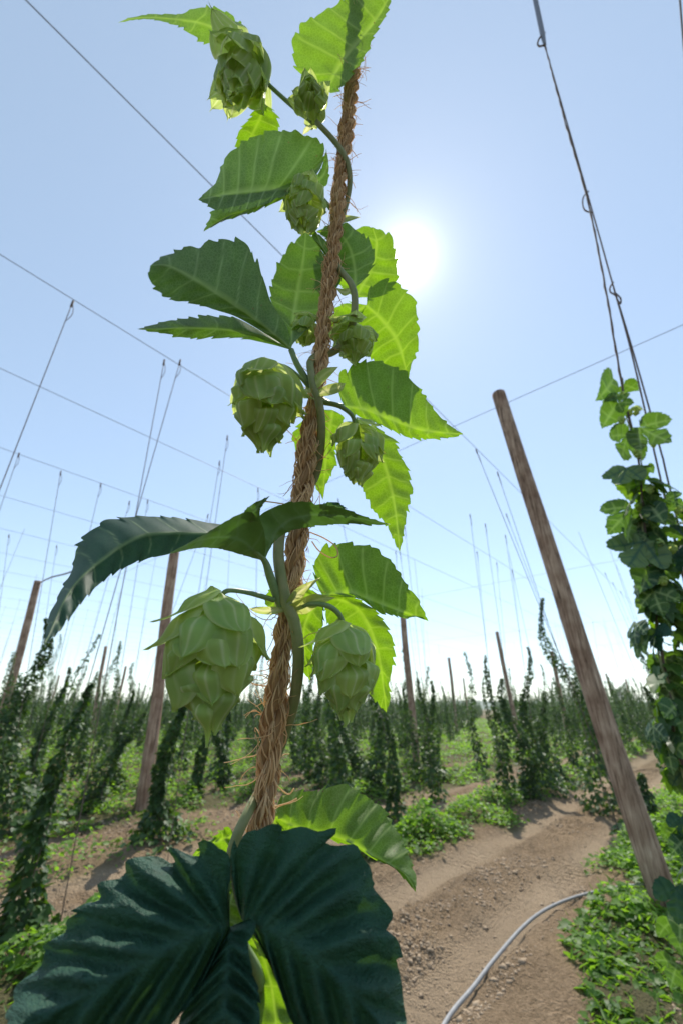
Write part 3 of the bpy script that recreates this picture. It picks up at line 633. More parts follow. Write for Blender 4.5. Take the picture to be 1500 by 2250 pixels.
# L
hero_leaf([
  dict(rib=c4([(950, 222), (1060, 277), (1180, 303), (1290, 362), (1400, 425), (1441, 490)]),
    L=c4([(950, 222), (972, 165), (1010, 148), (1050, 138), (1095, 140), (1150, 117), (1205, 119), (1250, 142), (1280, 170), (1318, 187), (1342, 220), (1362, 255), (1385, 295), (1405, 325), (1425, 385), (1441, 435), (1441, 490)]),
    R=c4([(950, 222), (985, 270), (1040, 292), (1120, 295), (1170, 318), (1230, 333), (1290, 372), (1360, 403), (1400, 443), (1441, 490)]), z=(.170, .158, .014, .001, .002), n=14),
  dict(rib=c4([(950, 222), (960, 260), (975, 330)]), L=c4([(950, 222), (1000, 260), (1010, 310), (975, 330)]), R=c4([(950, 222), (930, 260), (940, 310), (975, 330)]), z=(.172, .172, 0, 0, 0), n=5)],
  label='leaf at lower right of the rope with a bright green half and a drooping tip')
# N behind, lower left, and two lit scraps below
hero_leaf([dict(rib=c4([(815, 290), (740, 320), (665, 368)]), L=c4([(815, 290), (790, 265), (740, 300), (700, 325), (665, 368)]), R=c4([(815, 290), (800, 350), (730, 375), (665, 368)]), z=(.172, .168, 0, 0, 0), n=7)], label='small bright leaf peeping out left of the stem above the dark bottom leaf')
hero_leaf([dict(rib=c4([(850, 420), (800, 520), (790, 640)]), L=c4([(850, 420), (770, 480), (765, 600), (790, 640)]), R=c4([(850, 420), (850, 500), (845, 600), (790, 640)]), z=(.150, .140, 0, 0, 0), n=7)])
hero_leaf([dict(rib=c4([(850, 600), (930, 760), (960, 960), (950, 1040)]), L=c4([(850, 600), (830, 700), (870, 850), (900, 980), (950, 1040)]), R=c4([(850, 600), (980, 730), (1020, 880), (1010, 980), (950, 1040)]), z=(.128, .120, 0, 0, 0), n=8)])
# M the big dark leaf at the bottom
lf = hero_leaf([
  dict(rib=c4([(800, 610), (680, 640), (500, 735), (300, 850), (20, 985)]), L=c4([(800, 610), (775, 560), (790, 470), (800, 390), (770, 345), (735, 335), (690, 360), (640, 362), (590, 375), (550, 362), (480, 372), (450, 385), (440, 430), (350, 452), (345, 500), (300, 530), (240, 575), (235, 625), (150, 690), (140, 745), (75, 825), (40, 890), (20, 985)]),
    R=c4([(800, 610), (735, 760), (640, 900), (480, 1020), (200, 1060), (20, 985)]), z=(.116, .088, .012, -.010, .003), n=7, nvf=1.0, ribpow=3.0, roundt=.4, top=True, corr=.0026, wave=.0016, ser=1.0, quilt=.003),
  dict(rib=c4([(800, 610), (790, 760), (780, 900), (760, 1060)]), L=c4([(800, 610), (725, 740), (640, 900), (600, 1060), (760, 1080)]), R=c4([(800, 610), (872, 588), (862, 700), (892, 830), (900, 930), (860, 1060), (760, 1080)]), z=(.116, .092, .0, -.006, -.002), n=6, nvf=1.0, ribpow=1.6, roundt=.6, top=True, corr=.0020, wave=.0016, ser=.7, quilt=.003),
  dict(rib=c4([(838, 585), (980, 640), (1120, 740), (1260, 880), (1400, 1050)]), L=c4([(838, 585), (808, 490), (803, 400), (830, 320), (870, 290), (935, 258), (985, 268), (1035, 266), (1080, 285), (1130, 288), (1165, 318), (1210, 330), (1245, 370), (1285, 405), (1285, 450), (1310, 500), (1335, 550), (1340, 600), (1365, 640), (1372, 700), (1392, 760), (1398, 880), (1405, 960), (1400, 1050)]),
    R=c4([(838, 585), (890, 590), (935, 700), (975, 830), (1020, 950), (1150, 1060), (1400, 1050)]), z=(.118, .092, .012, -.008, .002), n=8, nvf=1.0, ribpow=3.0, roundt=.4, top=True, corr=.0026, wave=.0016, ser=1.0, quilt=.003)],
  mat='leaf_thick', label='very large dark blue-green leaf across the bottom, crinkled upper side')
stalk(lf, c4([(815, 615), (850, 690), (890, 770), (915, 880), (905, 1040)]), [.116, .118, .122, .130, .140], [16, 24, 28, 28, 28])

# main stem winding round the rope
sp_ = [(500, 2010, -2), (506, 1900, -7), (520, 1840, -8), (548, 1780, -4), (575, 1730, 7), (605, 1670, 9), (634, 1590, 5), (650, 1520, 0), (656, 1440, -5), (648, 1370, -8), (629, 1322, -9), (618, 1270, -9), (612, 1210, -8), (622, 1150, -2), (655, 1100, 6), (690, 1050, 8), (703, 990, 4), (706, 930, -3), (700, 880, -8), (688, 845, -9), (683, 815, -8), (682, 795, -5), (700, 780, 4), (728, 775, 7), (758, 750, 4), (775, 705, -2), (779, 655, -6), (770, 622, -6), (745, 590, 0), (730, 555, 7), (745, 500, 9), (762, 440, 6), (768, 390, 0), (758, 345, -5), (730, 305, -9), (695, 268, -13)]
P_ = np.array(sp_, float); zz = zr(P_[:, 1])+P_[:, 2]*.001
wd = np.interp(P_[:, 1], [260, 400, 620, 760, 900, 1330, 1500, 1650, 1900], [11, 12, 14, 16, 18, 25, 25, 20, 24])
pts, rad = pxtube(P_[:, :2], zz, wd, 220)
# carries on down to the ground, twisting round the rope
below = []
for k in range(1, 60):
    t = k/59; c = pts[0]*(1-t)+foot*t if k > 3 else None
    q = ropeB+rdir*((pts[0][2]*(1-t)+.02*t-ropeB[2])/rdir[2]); a = 1.2+k*.55
    below.append(q+.0075*np.array([cos(a), sin(a), 0])*(1 if k > 2 else k/3))
pts = np.vstack([below[::-1], pts]); rad = np.concatenate([np.full(len(below), rad[0]), rad])
V, Fs = tube_geo(pts, rad, 14, flute=.07, nf=6); build('stem', V, Fs, M['stem'], hero)

# stipules at the nodes
def stipule(pts, w, z, n=6):
    pts = np.array(pts, float); d = np.gradient(pts, axis=0); d /= np.linalg.norm(d, axis=1)[:, None]; nn = np.column_stack([-d[:, 1], d[:, 0]])
    t = np.linspace(0, 1, len(pts)); ww = (w*np.sin(pi*(t*.85+.15))**.8)[:, None]
    a = Acc(); lobe(a, pts, pts+nn*ww, pts-nn*ww, z, n=n, ser=0, corr=.0002, wave=.0003, M_=5); a.make('stipule', M['stipule'], hero)
za = float(zr(845)); zb_ = float(zr(1325))
stipule(c2([(800, 745), (830, 700), (870, 665), (915, 643)]), 12, (za-.010, za-.012, -.003, .002, 0))
stipule(c2([(820, 760), (870, 745), (920, 730), (945, 715)]), 12, (za-.012, za-.014, -.003, .002, 0))
stipule(c2([(810, 750), (780, 745), (760, 748)]), 6, (za-.010, za-.010, 0, 0, 0))
stipule(c3([(930, 475), (880, 480), (830, 478), (795, 472)]), 9, (zb_-.010, zb_-.012, 0, 0, 0))
stipule(c3([(935, 475), (970, 430), (1000, 400), (1065, 355)]), 12, (zb_-.010, zb_-.010, .002, -.004, 0))
stipule(c3([(945, 475), (1000, 465), (1050, 440), (1120, 432)]), 17, (zb_-.011, zb_-.006, .003, -.003, 0))
stipule(c1([(955, 590), (930, 610), (910, 635)]), 6, (.264, .266, 0, 0, 0))
stipule(c1([(1060, 1050), (1110, 1030), (1185, 1022)]), 8, (.252, .254, 0, 0, 0))
stipule(c2([(985, 300), (940, 320), (900, 300)]), 8, (.234, .232, 0, 0, 0))

# ---- cones
def cone(top, tip, z0, z1, width, n=26, blen=.40, bw=.62, flare=.12, seed=1, label=None, peak=.36, collar=4, stalkp=None, open_=0.0):
    r_ = np.random.default_rng(seed)
    A = unproj(*map(float, top), z0); B = unproj(*map(float, tip), z1); ax = B-A; Lc = np.linalg.norm(ax); ax /= Lc
    zm = (z0+z1)/2; Rm = width/2/F*zm*.93
    u0 = np.cross(ax, [.2, 1, .1]); u0 /= np.linalg.norm(u0); v0 = np.cross(ax, u0)
    def env(u):
        u = np.clip(u, 0, 1.0); w = np.where(u < peak, .45+.55*np.sin(pi/2*np.clip(u/peak, 0, 1)), np.cos(pi/2*np.clip((u-peak)/(1.06-peak), 0, 1))**.8)
        return Rm*w
    acc = Acc(); na_, nb = (17, 25) if n > 16 else (13, 11)
    a = np.sin(pi/2*np.linspace(0, 1, na_)**.9)[:, None]; b = np.linspace(-1, 1, nb)[None]
    for k in range(n):
        f = k/(n-1); ub = f*(.74)-.03
        th = k*2.39996+r_.normal(0, .3)+seed
        Lb = blen*(1.05-.32*f)*r_.uniform(.72, 1.2); fl = (.03+flare*r_.uniform(-.1, 1.6))*(1-.8*f); W_ = bw*(1.0-.22*f)*r_.uniform(.78, 1.2); tp = r_.uniform(.42, .7); bend = r_.normal(0, .16)
        if k < collar: fl += .22; Lb *= .8
        uu = ub+Lb*a*(1+0*b)
        ar = a/.96; shape = np.where(ar < .5, np.sin(pi/2*np.clip(ar/.5, 0, 1))**.6, np.sqrt(np.clip(1-((ar-.5)/.5)**2, 0, 1))**(tp*2))
        shape = np.maximum(shape, .07*np.clip((1-a)/.06, 0, 1))
        half = W_*Rm*shape*b
        rise = smooth01(a/.42)
        layer = .075*Rm*(1-f)+r_.uniform(-.03, .05)*Rm
        e = env(uu)
        tipf = np.clip((a-.68)/.32, 0, 1)**2
        rho = e*(.38+.62*rise)+layer*rise+fl*Rm*(tipf+.25*a*a)+open_*Rm*a
        if f > .6: rho = rho*(1-.55*(f-.6)/.4*smooth01((a-.2)/.6))
        rho = np.maximum(rho, .05*Rm)
        rho = rho-.22*Rm*np.abs(b)**2*shape*(.6+r_.uniform(0, .5))+.05*Rm*np.exp(-((a-.5)/.28)**2)*(1-b*b)+.018*Rm*np.cos(b*pi*2.0)*rise*(1-tipf)
        rho = rho+Rm*(.035*np.sin(5*a+4*b+k)+.03*np.sin(9*b+3*a+2*k)*a)
        ang = th+(half+bend*Rm*a*a)/np.maximum(rho, .45*Rm)
        axp = uu*Lc-.04*Lc*b**2*np.sin(pi*a)
        P = A+axp[..., None]*ax+(rho*np.cos(ang))[..., None]*u0+(rho*np.sin(ang))[..., None]*v0
        nlines = 4.5
        vn = np.clip(np.cos(b*pi*nlines), 0, 1)**4*np.clip(1-a*.5, 0, 1)*(.85 if n > 16 else .2)+np.clip((np.abs(b)-.86)/.14, 0, 1)*.7*(a > .3)+np.exp(-(b/.07)**2)*.6*(1-.5*a)+0*a
        i = np.arange(na_-1)[:, None]; j = np.arange(nb-1)[None]
        Fq = np.stack([i*nb+j, i*nb+j+1, (i+1)*nb+j+1, (i+1)*nb+j], -1).reshape(-1, 4)
        lp = np.stack([uu*90+k*40, half/Rm*30+0*a, np.full_like(uu, k*53.)], -1).reshape(-1, 3)
        acc.add(P.reshape(-1, 3), Fq, vein=vn.ravel(), lp=lp)
    o = acc.make('hop_cone', M['bract'], hero)
    if label: o['label'] = label
    # inner axis so the cone is not hollow
    t = np.linspace(0, 1, 8); build('cone_core', *tube_geo(A+ax*(t*Lc*.9)[:, None], np.maximum(.2*Rm*np.sin(pi*(t*.9+.08)), .0008), 8), M['bract'], o)
    if stalkp: stalk(o, *stalkp, name='cone_stalk')
    return o
cone(c1([(650, 270)])[0], c1([(585, 440)])[0], .290, .254, 120, n=27, blen=.52, bw=.70, flare=.42, seed=3, peak=.25, open_=.08, label='cone at the top left seen from below, ringed by lit pale bracts', stalkp=(c1([(700, 350), (790, 435), (870, 505), (960, 575)]), [.288, .284, .276, .268], [9, 9, 10, 12]))
cone(c1([(950, 530)])[0], c1([(948, 400)])[0], .272, .246, 78, n=22, blen=.62, bw=.66, flare=.25, seed=8, peak=.3, label='smallest cone, at the top beside the lit leaf', stalkp=(c1([(950, 530), (945, 560), (960, 580)]), [.270, .268, .267], [10, 10, 10]))
cone(c1([(925, 865)])[0], c1([(915, 1100)])[0], .247, .230, 92, n=24, seed=11, flare=.14, label='cone hanging under the dark leaf left of the rope', stalkp=(c1([(925, 870), (940, 860), (1000, 930), (1040, 985)]), [.247, .248, .252, .255], [7, 7, 7, 7]))
cone(c2([(600, 615)])[0], c2([(600, 1030)])[0], .204, .196, 152, n=30, seed=5, flare=.26, bw=.66, label='cone left of the rope at mid height with ruffled bracts', stalkp=(c2([(610, 640), (680, 640), (750, 690), (800, 750)]), [.205, .204, .208, .2145], [8, 8, 8, 9]))
cone(c2([(990, 870)])[0], c2([(1000, 1170)])[0], .214, .204, 112, n=26, seed=17, flare=.2, bw=.62, label='cone right of the rope at mid height on a dark curved stalk', stalkp=(c2([(985, 890), (970, 850), (915, 812), (835, 795)]), [.214, .213, .212, .2145], [9, 10, 11, 12]))
cone(c2([(985, 440)])[0], c2([(975, 640)])[0], .238, .232, 100, n=24, seed=21, flare=.2, label='shaded cone behind the stem loop below the sun')
cone(c2([(790, 420)])[0], c2([(760, 560)])[0], .236, .230, 62, n=18, seed=27, flare=.15, label='cone half hidden behind the three-lobed leaf')
cone(c3([(680, 405)])[0], c3([(650, 965)])[0], .160, .142, 206, n=27, blen=.38, bw=.74, seed=2, flare=.13, peak=.40, label='largest cone, hanging left of the rope above the ground plants', stalkp=(c3([(690, 425), (720, 405), (790, 412), (890, 440)]), [.160, .161, .166, .176], [11, 11, 11, 12]))
cone(c3([(1150, 520)])[0], c3([(1165, 895)])[0], .178, .164, 150, n=25, blen=.42, bw=.72, seed=9, flare=.16, peak=.38, label='second largest cone, right of the rope, in front of a lit leaf', stalkp=(c3([(1150, 530), (1130, 490), (1090, 462), (1030, 455), (945, 470)]), [.178, .177, .176, .177, .1785], [12, 12, 12, 11, 12]))

# ---- coir rope
rope = empty('coir_rope', (foot[0], foot[1], 0)); tag(rope, 'thick brown three-strand coir rope with stray fibres, foreground', 'rope')
ctr = [(545, 1990), (556, 1900), (568, 1830), (583, 1750), (594, 1660), (603, 1580), (610, 1500), (622, 1410), (636, 1320), (648, 1230), (660, 1130), (668, 1050), (677, 970), (690, 890), (703, 800), (711, 720), (720, 650), (729, 570), (739, 490), (746, 410), (757, 320), (766, 240), (774, 165), (783, 85), (792, 0), (801, -90)]
cw = [(2000, 58), (1700, 62), (1600, 68), (1480, 56), (1200, 54), (1000, 49), (700, 40), (400, 37), (200, 36), (-100, 31)]
C_ = np.array(ctr, float); zC = zr(C_[:, 1]); cp = resample(unproj(C_[:, 0], C_[:, 1], zC), 420)
cy = project(cp)[1]; cwid = np.interp(-cy, [-a for a, b in cw], [b for a, b in cw]); Rr = cwid/2/F*zr(cy)
arc = np.concatenate([[0], np.cumsum(np.linalg.norm(np.diff(cp, axis=0), axis=1))])
phase = np.concatenate([[0], np.cumsum(2*pi*np.diff(arc)/(3.3*2*Rr[1:]))])
Tn = np.gradient(cp, axis=0); Tn /= np.linalg.norm(Tn, axis=1)[:, None]
U_ = np.cross(Tn, [0, 1, 0]); U_ /= np.linalg.norm(U_, axis=1)[:, None]; W_ = np.cross(Tn, U_)
lump = 1+.10*np.sin(arc/.021)+.08*np.sin(arc/.0093+1)
for k in range(3):
    acc = Acc(); fr = np.random.default_rng(50+k)
    ph = phase+k*2*pi/3
    sc = cp+(.46*Rr)[:, None]*(np.cos(ph)[:, None]*U_+np.sin(ph)[:, None]*W_)
    sr = .50*Rr*lump
    V, Fs = tube_geo(sc, sr*.62, 8); acc.add(V, Fs, tint=.22)
    for f in range(64):
        th0 = fr.uniform(0, 2*pi); rf = np.sqrt(fr.uniform(.45, 1)); tw = fr.normal(-1.2, .5)
        i0 = int(fr.uniform(-120, 380)); i1 = i0+int(fr.uniform(70, 260)); i0 = max(i0, 0); i1 = min(i1, 420)
        if i1-i0 < 20: continue
        sl = slice(i0, i1, 2); aa = th0+tw*phase[sl]+.35*np.sin(arc[sl]/.006+f); rr = sr[sl]*(rf+.10*np.sin(arc[sl]/.0045+f*2))
        q = sc[sl]+rr[:, None]*(np.cos(aa)[:, None]*U_[sl]+np.sin(aa)[:, None]*W_[sl])
        V, Fs = tube_geo(q, sr[sl].mean()*fr.uniform(.07, .13), 5, caps=False); acc.add(V, Fs, tint=np.clip(fr.normal(.78, .2), .2, 1))
    # plain rest of the strand up to the wire and down to the ground
    for e0, e1, sgn, R0 in ((cp[0], foot, -1, Rr[0]), (cp[-1], head, 1, Rr[-1])):
        m = 260; t = np.linspace(0, 1, m); L_ = np.linalg.norm(e1-e0); pb = (ph[0] if sgn < 0 else ph[-1])+sgn*2*pi*t*L_/(3.3*2*R0)
        q = e0+(e1-e0)*t[:, None]+.46*R0*(np.cos(pb)[:, None]*U_[0]+np.sin(pb)[:, None]*W_[0])
        V, Fs = tube_geo(q, R0*.52, 6); acc.add(V, Fs, tint=.45)
    acc.make('strand', M['coir'], rope)
acc = Acc(); fr = np.random.default_rng(99)
for f in range(520):
    i0 = int(fr.uniform(5, 415)); a = fr.uniform(0, 2*pi); d = cos(a)*U_[i0]+sin(a)*W_[i0]; n = 12
    ln = Rr[i0]*fr.uniform(.6, 2.4)*(1.25 if i0 < 170 else 1)*(1.7 if fr.random() < .12 else 1); q = [cp[i0]+d*Rr[i0]*.82]; v = d*.35+Tn[i0]*fr.normal(0, 1.0); v /= np.linalg.norm(v)
    kx = fr.normal(0, .35, 3)
    for s in range(n):
        v = v+kx*.5+fr.normal(0, .12, 3)+d*.06; v /= np.linalg.norm(v); q.append(q[-1]+v*ln/n)
    V, Fs = tube_geo(np.array(q), np.linspace(1, .5, n+1)*fr.uniform(.00014, .00030), 4, caps=False); acc.add(V, Fs, tint=np.clip(fr.normal(.6, .2), .2, 1))
for pl, zz_ in ((c2([(790, 1360), (850, 1385), (900, 1420), (912, 1460), (880, 1470), (830, 1440), (800, 1400)]), .182), (c2([(690, 1240), (640, 1232), (585, 1225)]), .19), (c3([(935, 690), (948, 730), (950, 765), (930, 778), (932, 770)]), .157), (c4([(960, 120), (1000, 150), (1020, 130)]), .16), (c4([(945, 195), (1000, 180), (1030, 165)]), .16)):
    P_, r_ = pxtube(pl, zz_, 3.2, 24); V, Fs = tube_geo(P_, r_, 5); acc.add(V, Fs, tint=.75)
acc.make('stray_fibres', M['coir'], rope)

# ------------------------------------------------------------------ hop yard: poles, wires, strings, bines
HW = 5.9
def along_range(px, dist):
    r = ray(*px); k = dist/hypot(r[0], r[1]); return np.array([r[0]*k, r[1]*k, H+r[2]*k])
def pole_mesh(base, top, r0, r1, seed, ns=18, nh=60):
    r_ = np.random.default_rng(seed); t = np.linspace(0, 1, nh)
    P = base+(top-base)*t[:, None]; L = np.linalg.norm(top-base)
    bow = np.array([1, .4, 0])*.03*L/5*np.sin(pi*t)[:, None]*r_.uniform(-1, 1); P = P+bow
    P[:, 0] += .012*np.sin(t*9+seed); P[:, 1] += .012*np.cos(t*7+seed)
    V, Fs = tube_geo(P, r0+(r1-r0)*t, ns)
    c = np.repeat(P, ns, 0); d = V[:nh*ns]-c; a = np.tile(np.arange(ns)/ns, nh); h = np.repeat(t, ns)*L
    f = 1+.10*(fbm(a*7+seed, h*1.1+seed, 3, seed)-.45)+.16*(fbm(a*13+5, h*.45+seed, 2, seed+3)-.4)
    # a long drying crack
    cr = np.abs(np.mod(a-.12-.03*np.sin(h*1.3)+.5, 1)-.5); f -= .16*np.exp(-(cr/.025)**2)*np.clip(np.sin(h*1.1+seed)+.6, 0, 1)
    V[:nh*ns] = c+d*f[:, None]
    return V, Fs
def pole(top, base, label, r=(.105, .085), hgt=None, group=None, seed=1):
    if base is not None and hgt is None:
        b = onplane(*map(float, base)); d = hypot(b[0], b[1]); tp = along_range(top, d)
    else:
        rr = ray(*top); d = (hgt-H)/rr[2]*hypot(rr[0], rr[1]); tp = along_range(top, d)
        if base is not None: q = along_range(base, d); k = (0-H)/(q[2]-H) if False else 0; b = tp+(q-tp)*(tp[2]/(tp[2]-q[2]))
        else: b = np.array([tp[0], tp[1], 0])
    b = b.copy(); b[2] = -.3
    V, Fs = pole_mesh(b, tp, r[0], r[1], seed, 18 if d < 20 else 8, 90 if d < 20 else 14)
    o = build('wooden_pole', V-np.array([b[0], b[1], 0]), Fs, M['wood']); o.location = (b[0], b[1], 0)
    return tag(o, label, 'pole', group), b, tp
PG = 'wooden poles carrying the overhead wires'
_, b1, t1 = pole((1095, 866), (1488, 2040), 'thickest wooden pole leaning at the right, split and weathered, beside the soil alley', (.112, .094), seed=3)
_, b2, t2 = pole((389, 1160), (312, 1790), 'tall wooden pole left of the largest cone, its top behind the drooping leaf', (.125, .095), seed=5)
_, b3, t3 = pole((85, 1277), (4, 1596), 'wooden pole at the left edge with a dark cable leaving its top', (.12, .10), hgt=5.4, seed=8)
_, b4, t4 = pole((880, 1290), (917, 1690), 'slim wooden pole standing among bines right of the second largest cone', (.12, .095), seed=11)
pole((1090, 1388), (1135, 1600), 'grey wooden pole rising from the dark bines left of the thick leaning pole', (.12, .09), hgt=5.4, seed=12)
pole((1210, 1431), (1247, 1620), 'brown wooden pole seen just left of the thick leaning pole, behind the tallest slanting bine', (.14, .11), hgt=4.9, seed=13)
pole((985, 1445), None, 'far dark pole above the bines, taller of the two at mid right', (.13, .11), hgt=5.4, seed=14)
pole((1017, 1490), None, 'far dark pole above the bines, shorter of the two at mid right', (.13, .11), hgt=5.4, seed=15)
pole((1330, 1480), (1346, 1535), 'far pole on the skyline just right of the thick leaning pole', (.13, .11), hgt=5.4, seed=16)
pole((1373, 1492), (1382, 1535), 'far pole on the skyline between the thick leaning pole and the right hop bine', (.13, .11), hgt=5.4, seed=17)
pole((233, 1420), (215, 1530), 'pole behind the thin bines left of the pole under the drooping leaf', (.13, .10), hgt=5.4, seed=18)
pole((277, 1464), None, 'short looking far pole just left of the dark pointed bine on the left', (.13, .11), hgt=5.4, seed=19)
pole((131, 1484), None, 'far pole standing in the bines right of the left edge pole', (.13, .11), hgt=5.4, seed=20)

def wire(p, q, r, label, group=None, sag=0.0, name='overhead_wire', cat='wire'):
    t = np.linspace(0, 1, 40)[:, None]; P = p+(q-p)*t; P[:, 2] -= sag*np.sin(pi*np.linspace(0, 1, 40))
    c = P[0].copy(); V, Fs = tube_geo(P-c, r, 5); o = build(name, V, Fs, M['wire']); o.location = c
    return tag(o, label, cat, group)
WL = [-2.23, -4.43, -6.36, -8.7]+[-8.7-2.25*k for k in range(1, 22)]
lab = ['topmost overhead row wire, running from the upper left corner behind the bine',
       'second overhead row wire from the upper left, carrying two strings with loops',
       'third overhead row wire from the upper left, crossing behind the long strings',
       'fourth overhead row wire at left, above the drooping leaf']
for k, l in enumerate(WL):
    far = k >= 4
    wire(rw(-14, l, HW), rw(120, l, HW), .0045 if not far else .004, 'thin far row wire crossing the pale sky over the left rows' if far else lab[k], 'far row wires' if far else 'overhead row wires')
hl = toreal(head); wire(rw(-6, hl[1], HW), rw(120, hl[1], HW), .006, 'row wire high over the foreground bine, mostly out of the frame', 'overhead row wires')
xl = ['cross wire running from the right edge to the top of the thick leaning pole', 'cross wire in the sky midway down the thick leaning pole', 'low cross wire over the far bines at right']
for k, a in enumerate([5.45, 15.2, 26.5, 37, 48, 60]):
    far = k > 2
    wire(rw(a, 30, HW+.02), rw(a, -70, HW+.02), .0042 if not far else .0048, 'thin far cross wire low in the sky' if far else xl[k], 'far cross wires' if far else 'overhead cross wires')
Pc = resample(np.array([t3+[0, 0, -.1], along_range((112, 1269), 12.2), along_range((150, 1259), 11.5), along_range((240, 1225), 10.6), t2]), 50)
o = tube('cable', Pc, .018, M['string'], None, 6); tag(o, 'dark slack cable from the left edge pole to behind the drooping leaf', 'cable')

# bines ------------------------------------------------------------
def bine_geo(h, r0, n, seed, tpl, smin=.05, smax=.12, top=.55):
    r_ = np.random.default_rng(seed)
    u = r_.random(n)**1.15
    clump = fbm(u*9+seed, np.full(n, seed*1.7), 3, seed)
    r = r0*((1-u)**1.1*.9+.12)*np.clip(.1+1.95*clump, .25, 1.9)*(1+.7*np.exp(-(u/.10)**2))
    a = r_.uniform(0, 2*pi, n); k = np.sqrt(r_.uniform(.15, 1, n))
    ox, oy = .55*r0*np.sin(u*h*2.4+seed), .55*r0*np.cos(u*h*2.1+seed*2)
    out = np.stack([np.cos(a), np.sin(a), np.zeros(n)], -1)
    pos = np.stack([r*k*np.cos(a)+ox, r*k*np.sin(a)+oy, u*h], -1)
    d = out*r_.uniform(.4, 1, n)[:, None]+np.array([0, 0, -1])*r_.uniform(.1, .9, n)[:, None]+r_.normal(0, .3, (n, 3))
    nr = out*.6+np.array([0, 0, .8])+r_.normal(0, .35, (n, 3))
    sz = r_.uniform(smin, smax, n)*(1-top*u)
    V, Fx = leafcloud(pos, d, nr, sz, tpl)
    tint = np.clip(r_.normal(.35, .22, n)+.25*(clump-.4), 0, 1)
    sx = np.linspace(0, 1, 14); stem = np.stack([.55*r0*np.sin(sx*h*2.4+seed), .55*r0*np.cos(sx*h*2.1+seed*2), sx*h], -1)
    return V, Fx, np.repeat(tint, len(tpl[0])), stem
protos = {}
def bine_meshes(key, *a):
    if key not in protos:
        V, Fx, tint, stem = bine_geo(*a)
        f = build('foliage', V, [Fx], M['foliage'], None, {'tint': tint}, False); st = tube('stem', stem, .010, M['bine_stem'], None, 5)
        protos[key] = (f.data, st.data)
        bpy.data.objects.remove(f); bpy.data.objects.remove(st)
    return protos[key]
def mesh_obj(name, me, parent):
    o = bpy.data.objects.new(name, me); COL.objects.link(o); o.parent = parent; return o
def orient(o, d):
    o.rotation_mode = 'QUATERNION'; q = Vector((0, 0, 1)).rotation_difference(Vector(d).normalized()); o.rotation_quaternion = q
def place_bine(base, d, meshes, label, group, zs=1.0, rot=0, xs=1.0):
    root = empty('hop_bine', base); root.rotation_mode = 'QUATERNION'
    root.rotation_quaternion = Vector((0, 0, 1)).rotation_difference(Vector(d).normalized()) @ Matrix.Rotation(rot, 4, 'Z').to_quaternion()
    root.scale = (xs, xs, zs)
    mesh_obj('foliage', meshes[0], root); mesh_obj('stem', meshes[1], root)
    return tag(root, label, 'hop plant', group)
NG = 'hop bines nearest the camera'
spec = [  # base px, top px, radius, leaves, label
 ((1112, 1776), (1070, 1440), .17, 420, 'slim upright bine, leftmost of the close group left of the thick leaning pole'),
 ((1150, 1762), (1112, 1490), .24, 760, 'dense dark bine in front of the grey pole left of the thick leaning pole'),
 ((1190, 1745), (1144, 1422), .21, 700, 'tallest pointed dark bine of the close group left of the thick leaning pole'),
 ((1226, 1726), (1182, 1520), .24, 640, 'dark bine on the right of the close group, shadow falling on the soil'),
 ((1365, 1790), (1183, 1318), .26, 900, 'tall slanting bine running up its string behind the thick leaning pole'),
 ((885, 1805), (832, 1545), .18, 420, 'bine at the soil edge below the second largest cone'),
 ((955, 1760), (925, 1490), .16, 330, 'slim bine right of the slim wooden pole, standing in weeds'),
 ((912, 1725), (893, 1500), .18, 380, 'bine wrapped close to the foot of the slim wooden pole'),
 ((785, 1730), (760, 1560), .26, 620, 'dark bushy bine straight below the second largest cone'),
 ((722, 1735), (690, 1500), .22, 560, 'bine just right of the coir rope, standing beyond the soil strip'),
 ((346, 1868), (405, 1500), .24, 760, 'bine on bare soil below the largest cone, right of the pole'),
 ((272, 1665), (302, 1456), .28, 800, 'dark pointed bine left of the pole under the drooping leaf'),
 ((230, 1670), (253, 1408), .26, 640, 'slim bine with a bare string above, second left of the leaning left pole'),
 ((92, 1800), (205, 1392), .15, 170, 'thin sparse pale green bine on a long string at left'),
 ((2, 1830), (80, 1362), .42, 1250, 'tall bushy bine against the left edge pole'),
 ((98, 1640), (128, 1394), .32, 800, 'bine with a hooked tip right of the left edge pole'),
 ((18, 2120), (195, 1500), .14, 430, 'nearest left bine slanting up from the bottom left corner'),
 ((215, 1790), (300, 1560), .26, 560, 'low slanting bine in weeds left of the pole foot'),
 ((1432, 1850), (1404, 1700), .26, 420, 'dark bine between the thick leaning pole and the right hop bine'),
 ((1300, 1690), (1262, 1490), .22, 520, 'bine partly hidden behind the thick leaning pole, far side of the alley'),
 ((480, 1740), (490, 1520), .22, 480, 'bine behind the lower tip of the largest cone'),
 ((655, 1700), (640, 1520), .20, 420, 'bine showing right of the rope and green stem at mid distance'),
]
used = []
def wire_above(l):
    return WL[int(np.argmin([abs(w-l*1.0-.0) for w in WL]))]
SG = 'training strings of the near bines'
def string(base, top, label, group, r=.0045, loop=True):
    root = empty('training_string', base); tag(root, label, 'string', group)
    d = top-base; L = np.linalg.norm(d); t = np.linspace(0, 1, 24)[:, None]; P = base+d*t
    tube('cord', P, r, M['string'], root, 5)
    if loop:
        s = np.linspace(0, 1, 12)[:, None]; a = top+d*(-.30/L); off = np.array([RD[0], RD[1], 0])
        q = a+(top-a)*s+off*.035*np.sin(pi*s); tube('loop', q, r*.9, M['string'], root, 5)
        kn = np.array([top+[0, 0, .03], top-d/L*.07]); tube('knot', resample(kn, 4), r*2.6, M['string'], root, 6)
    return root
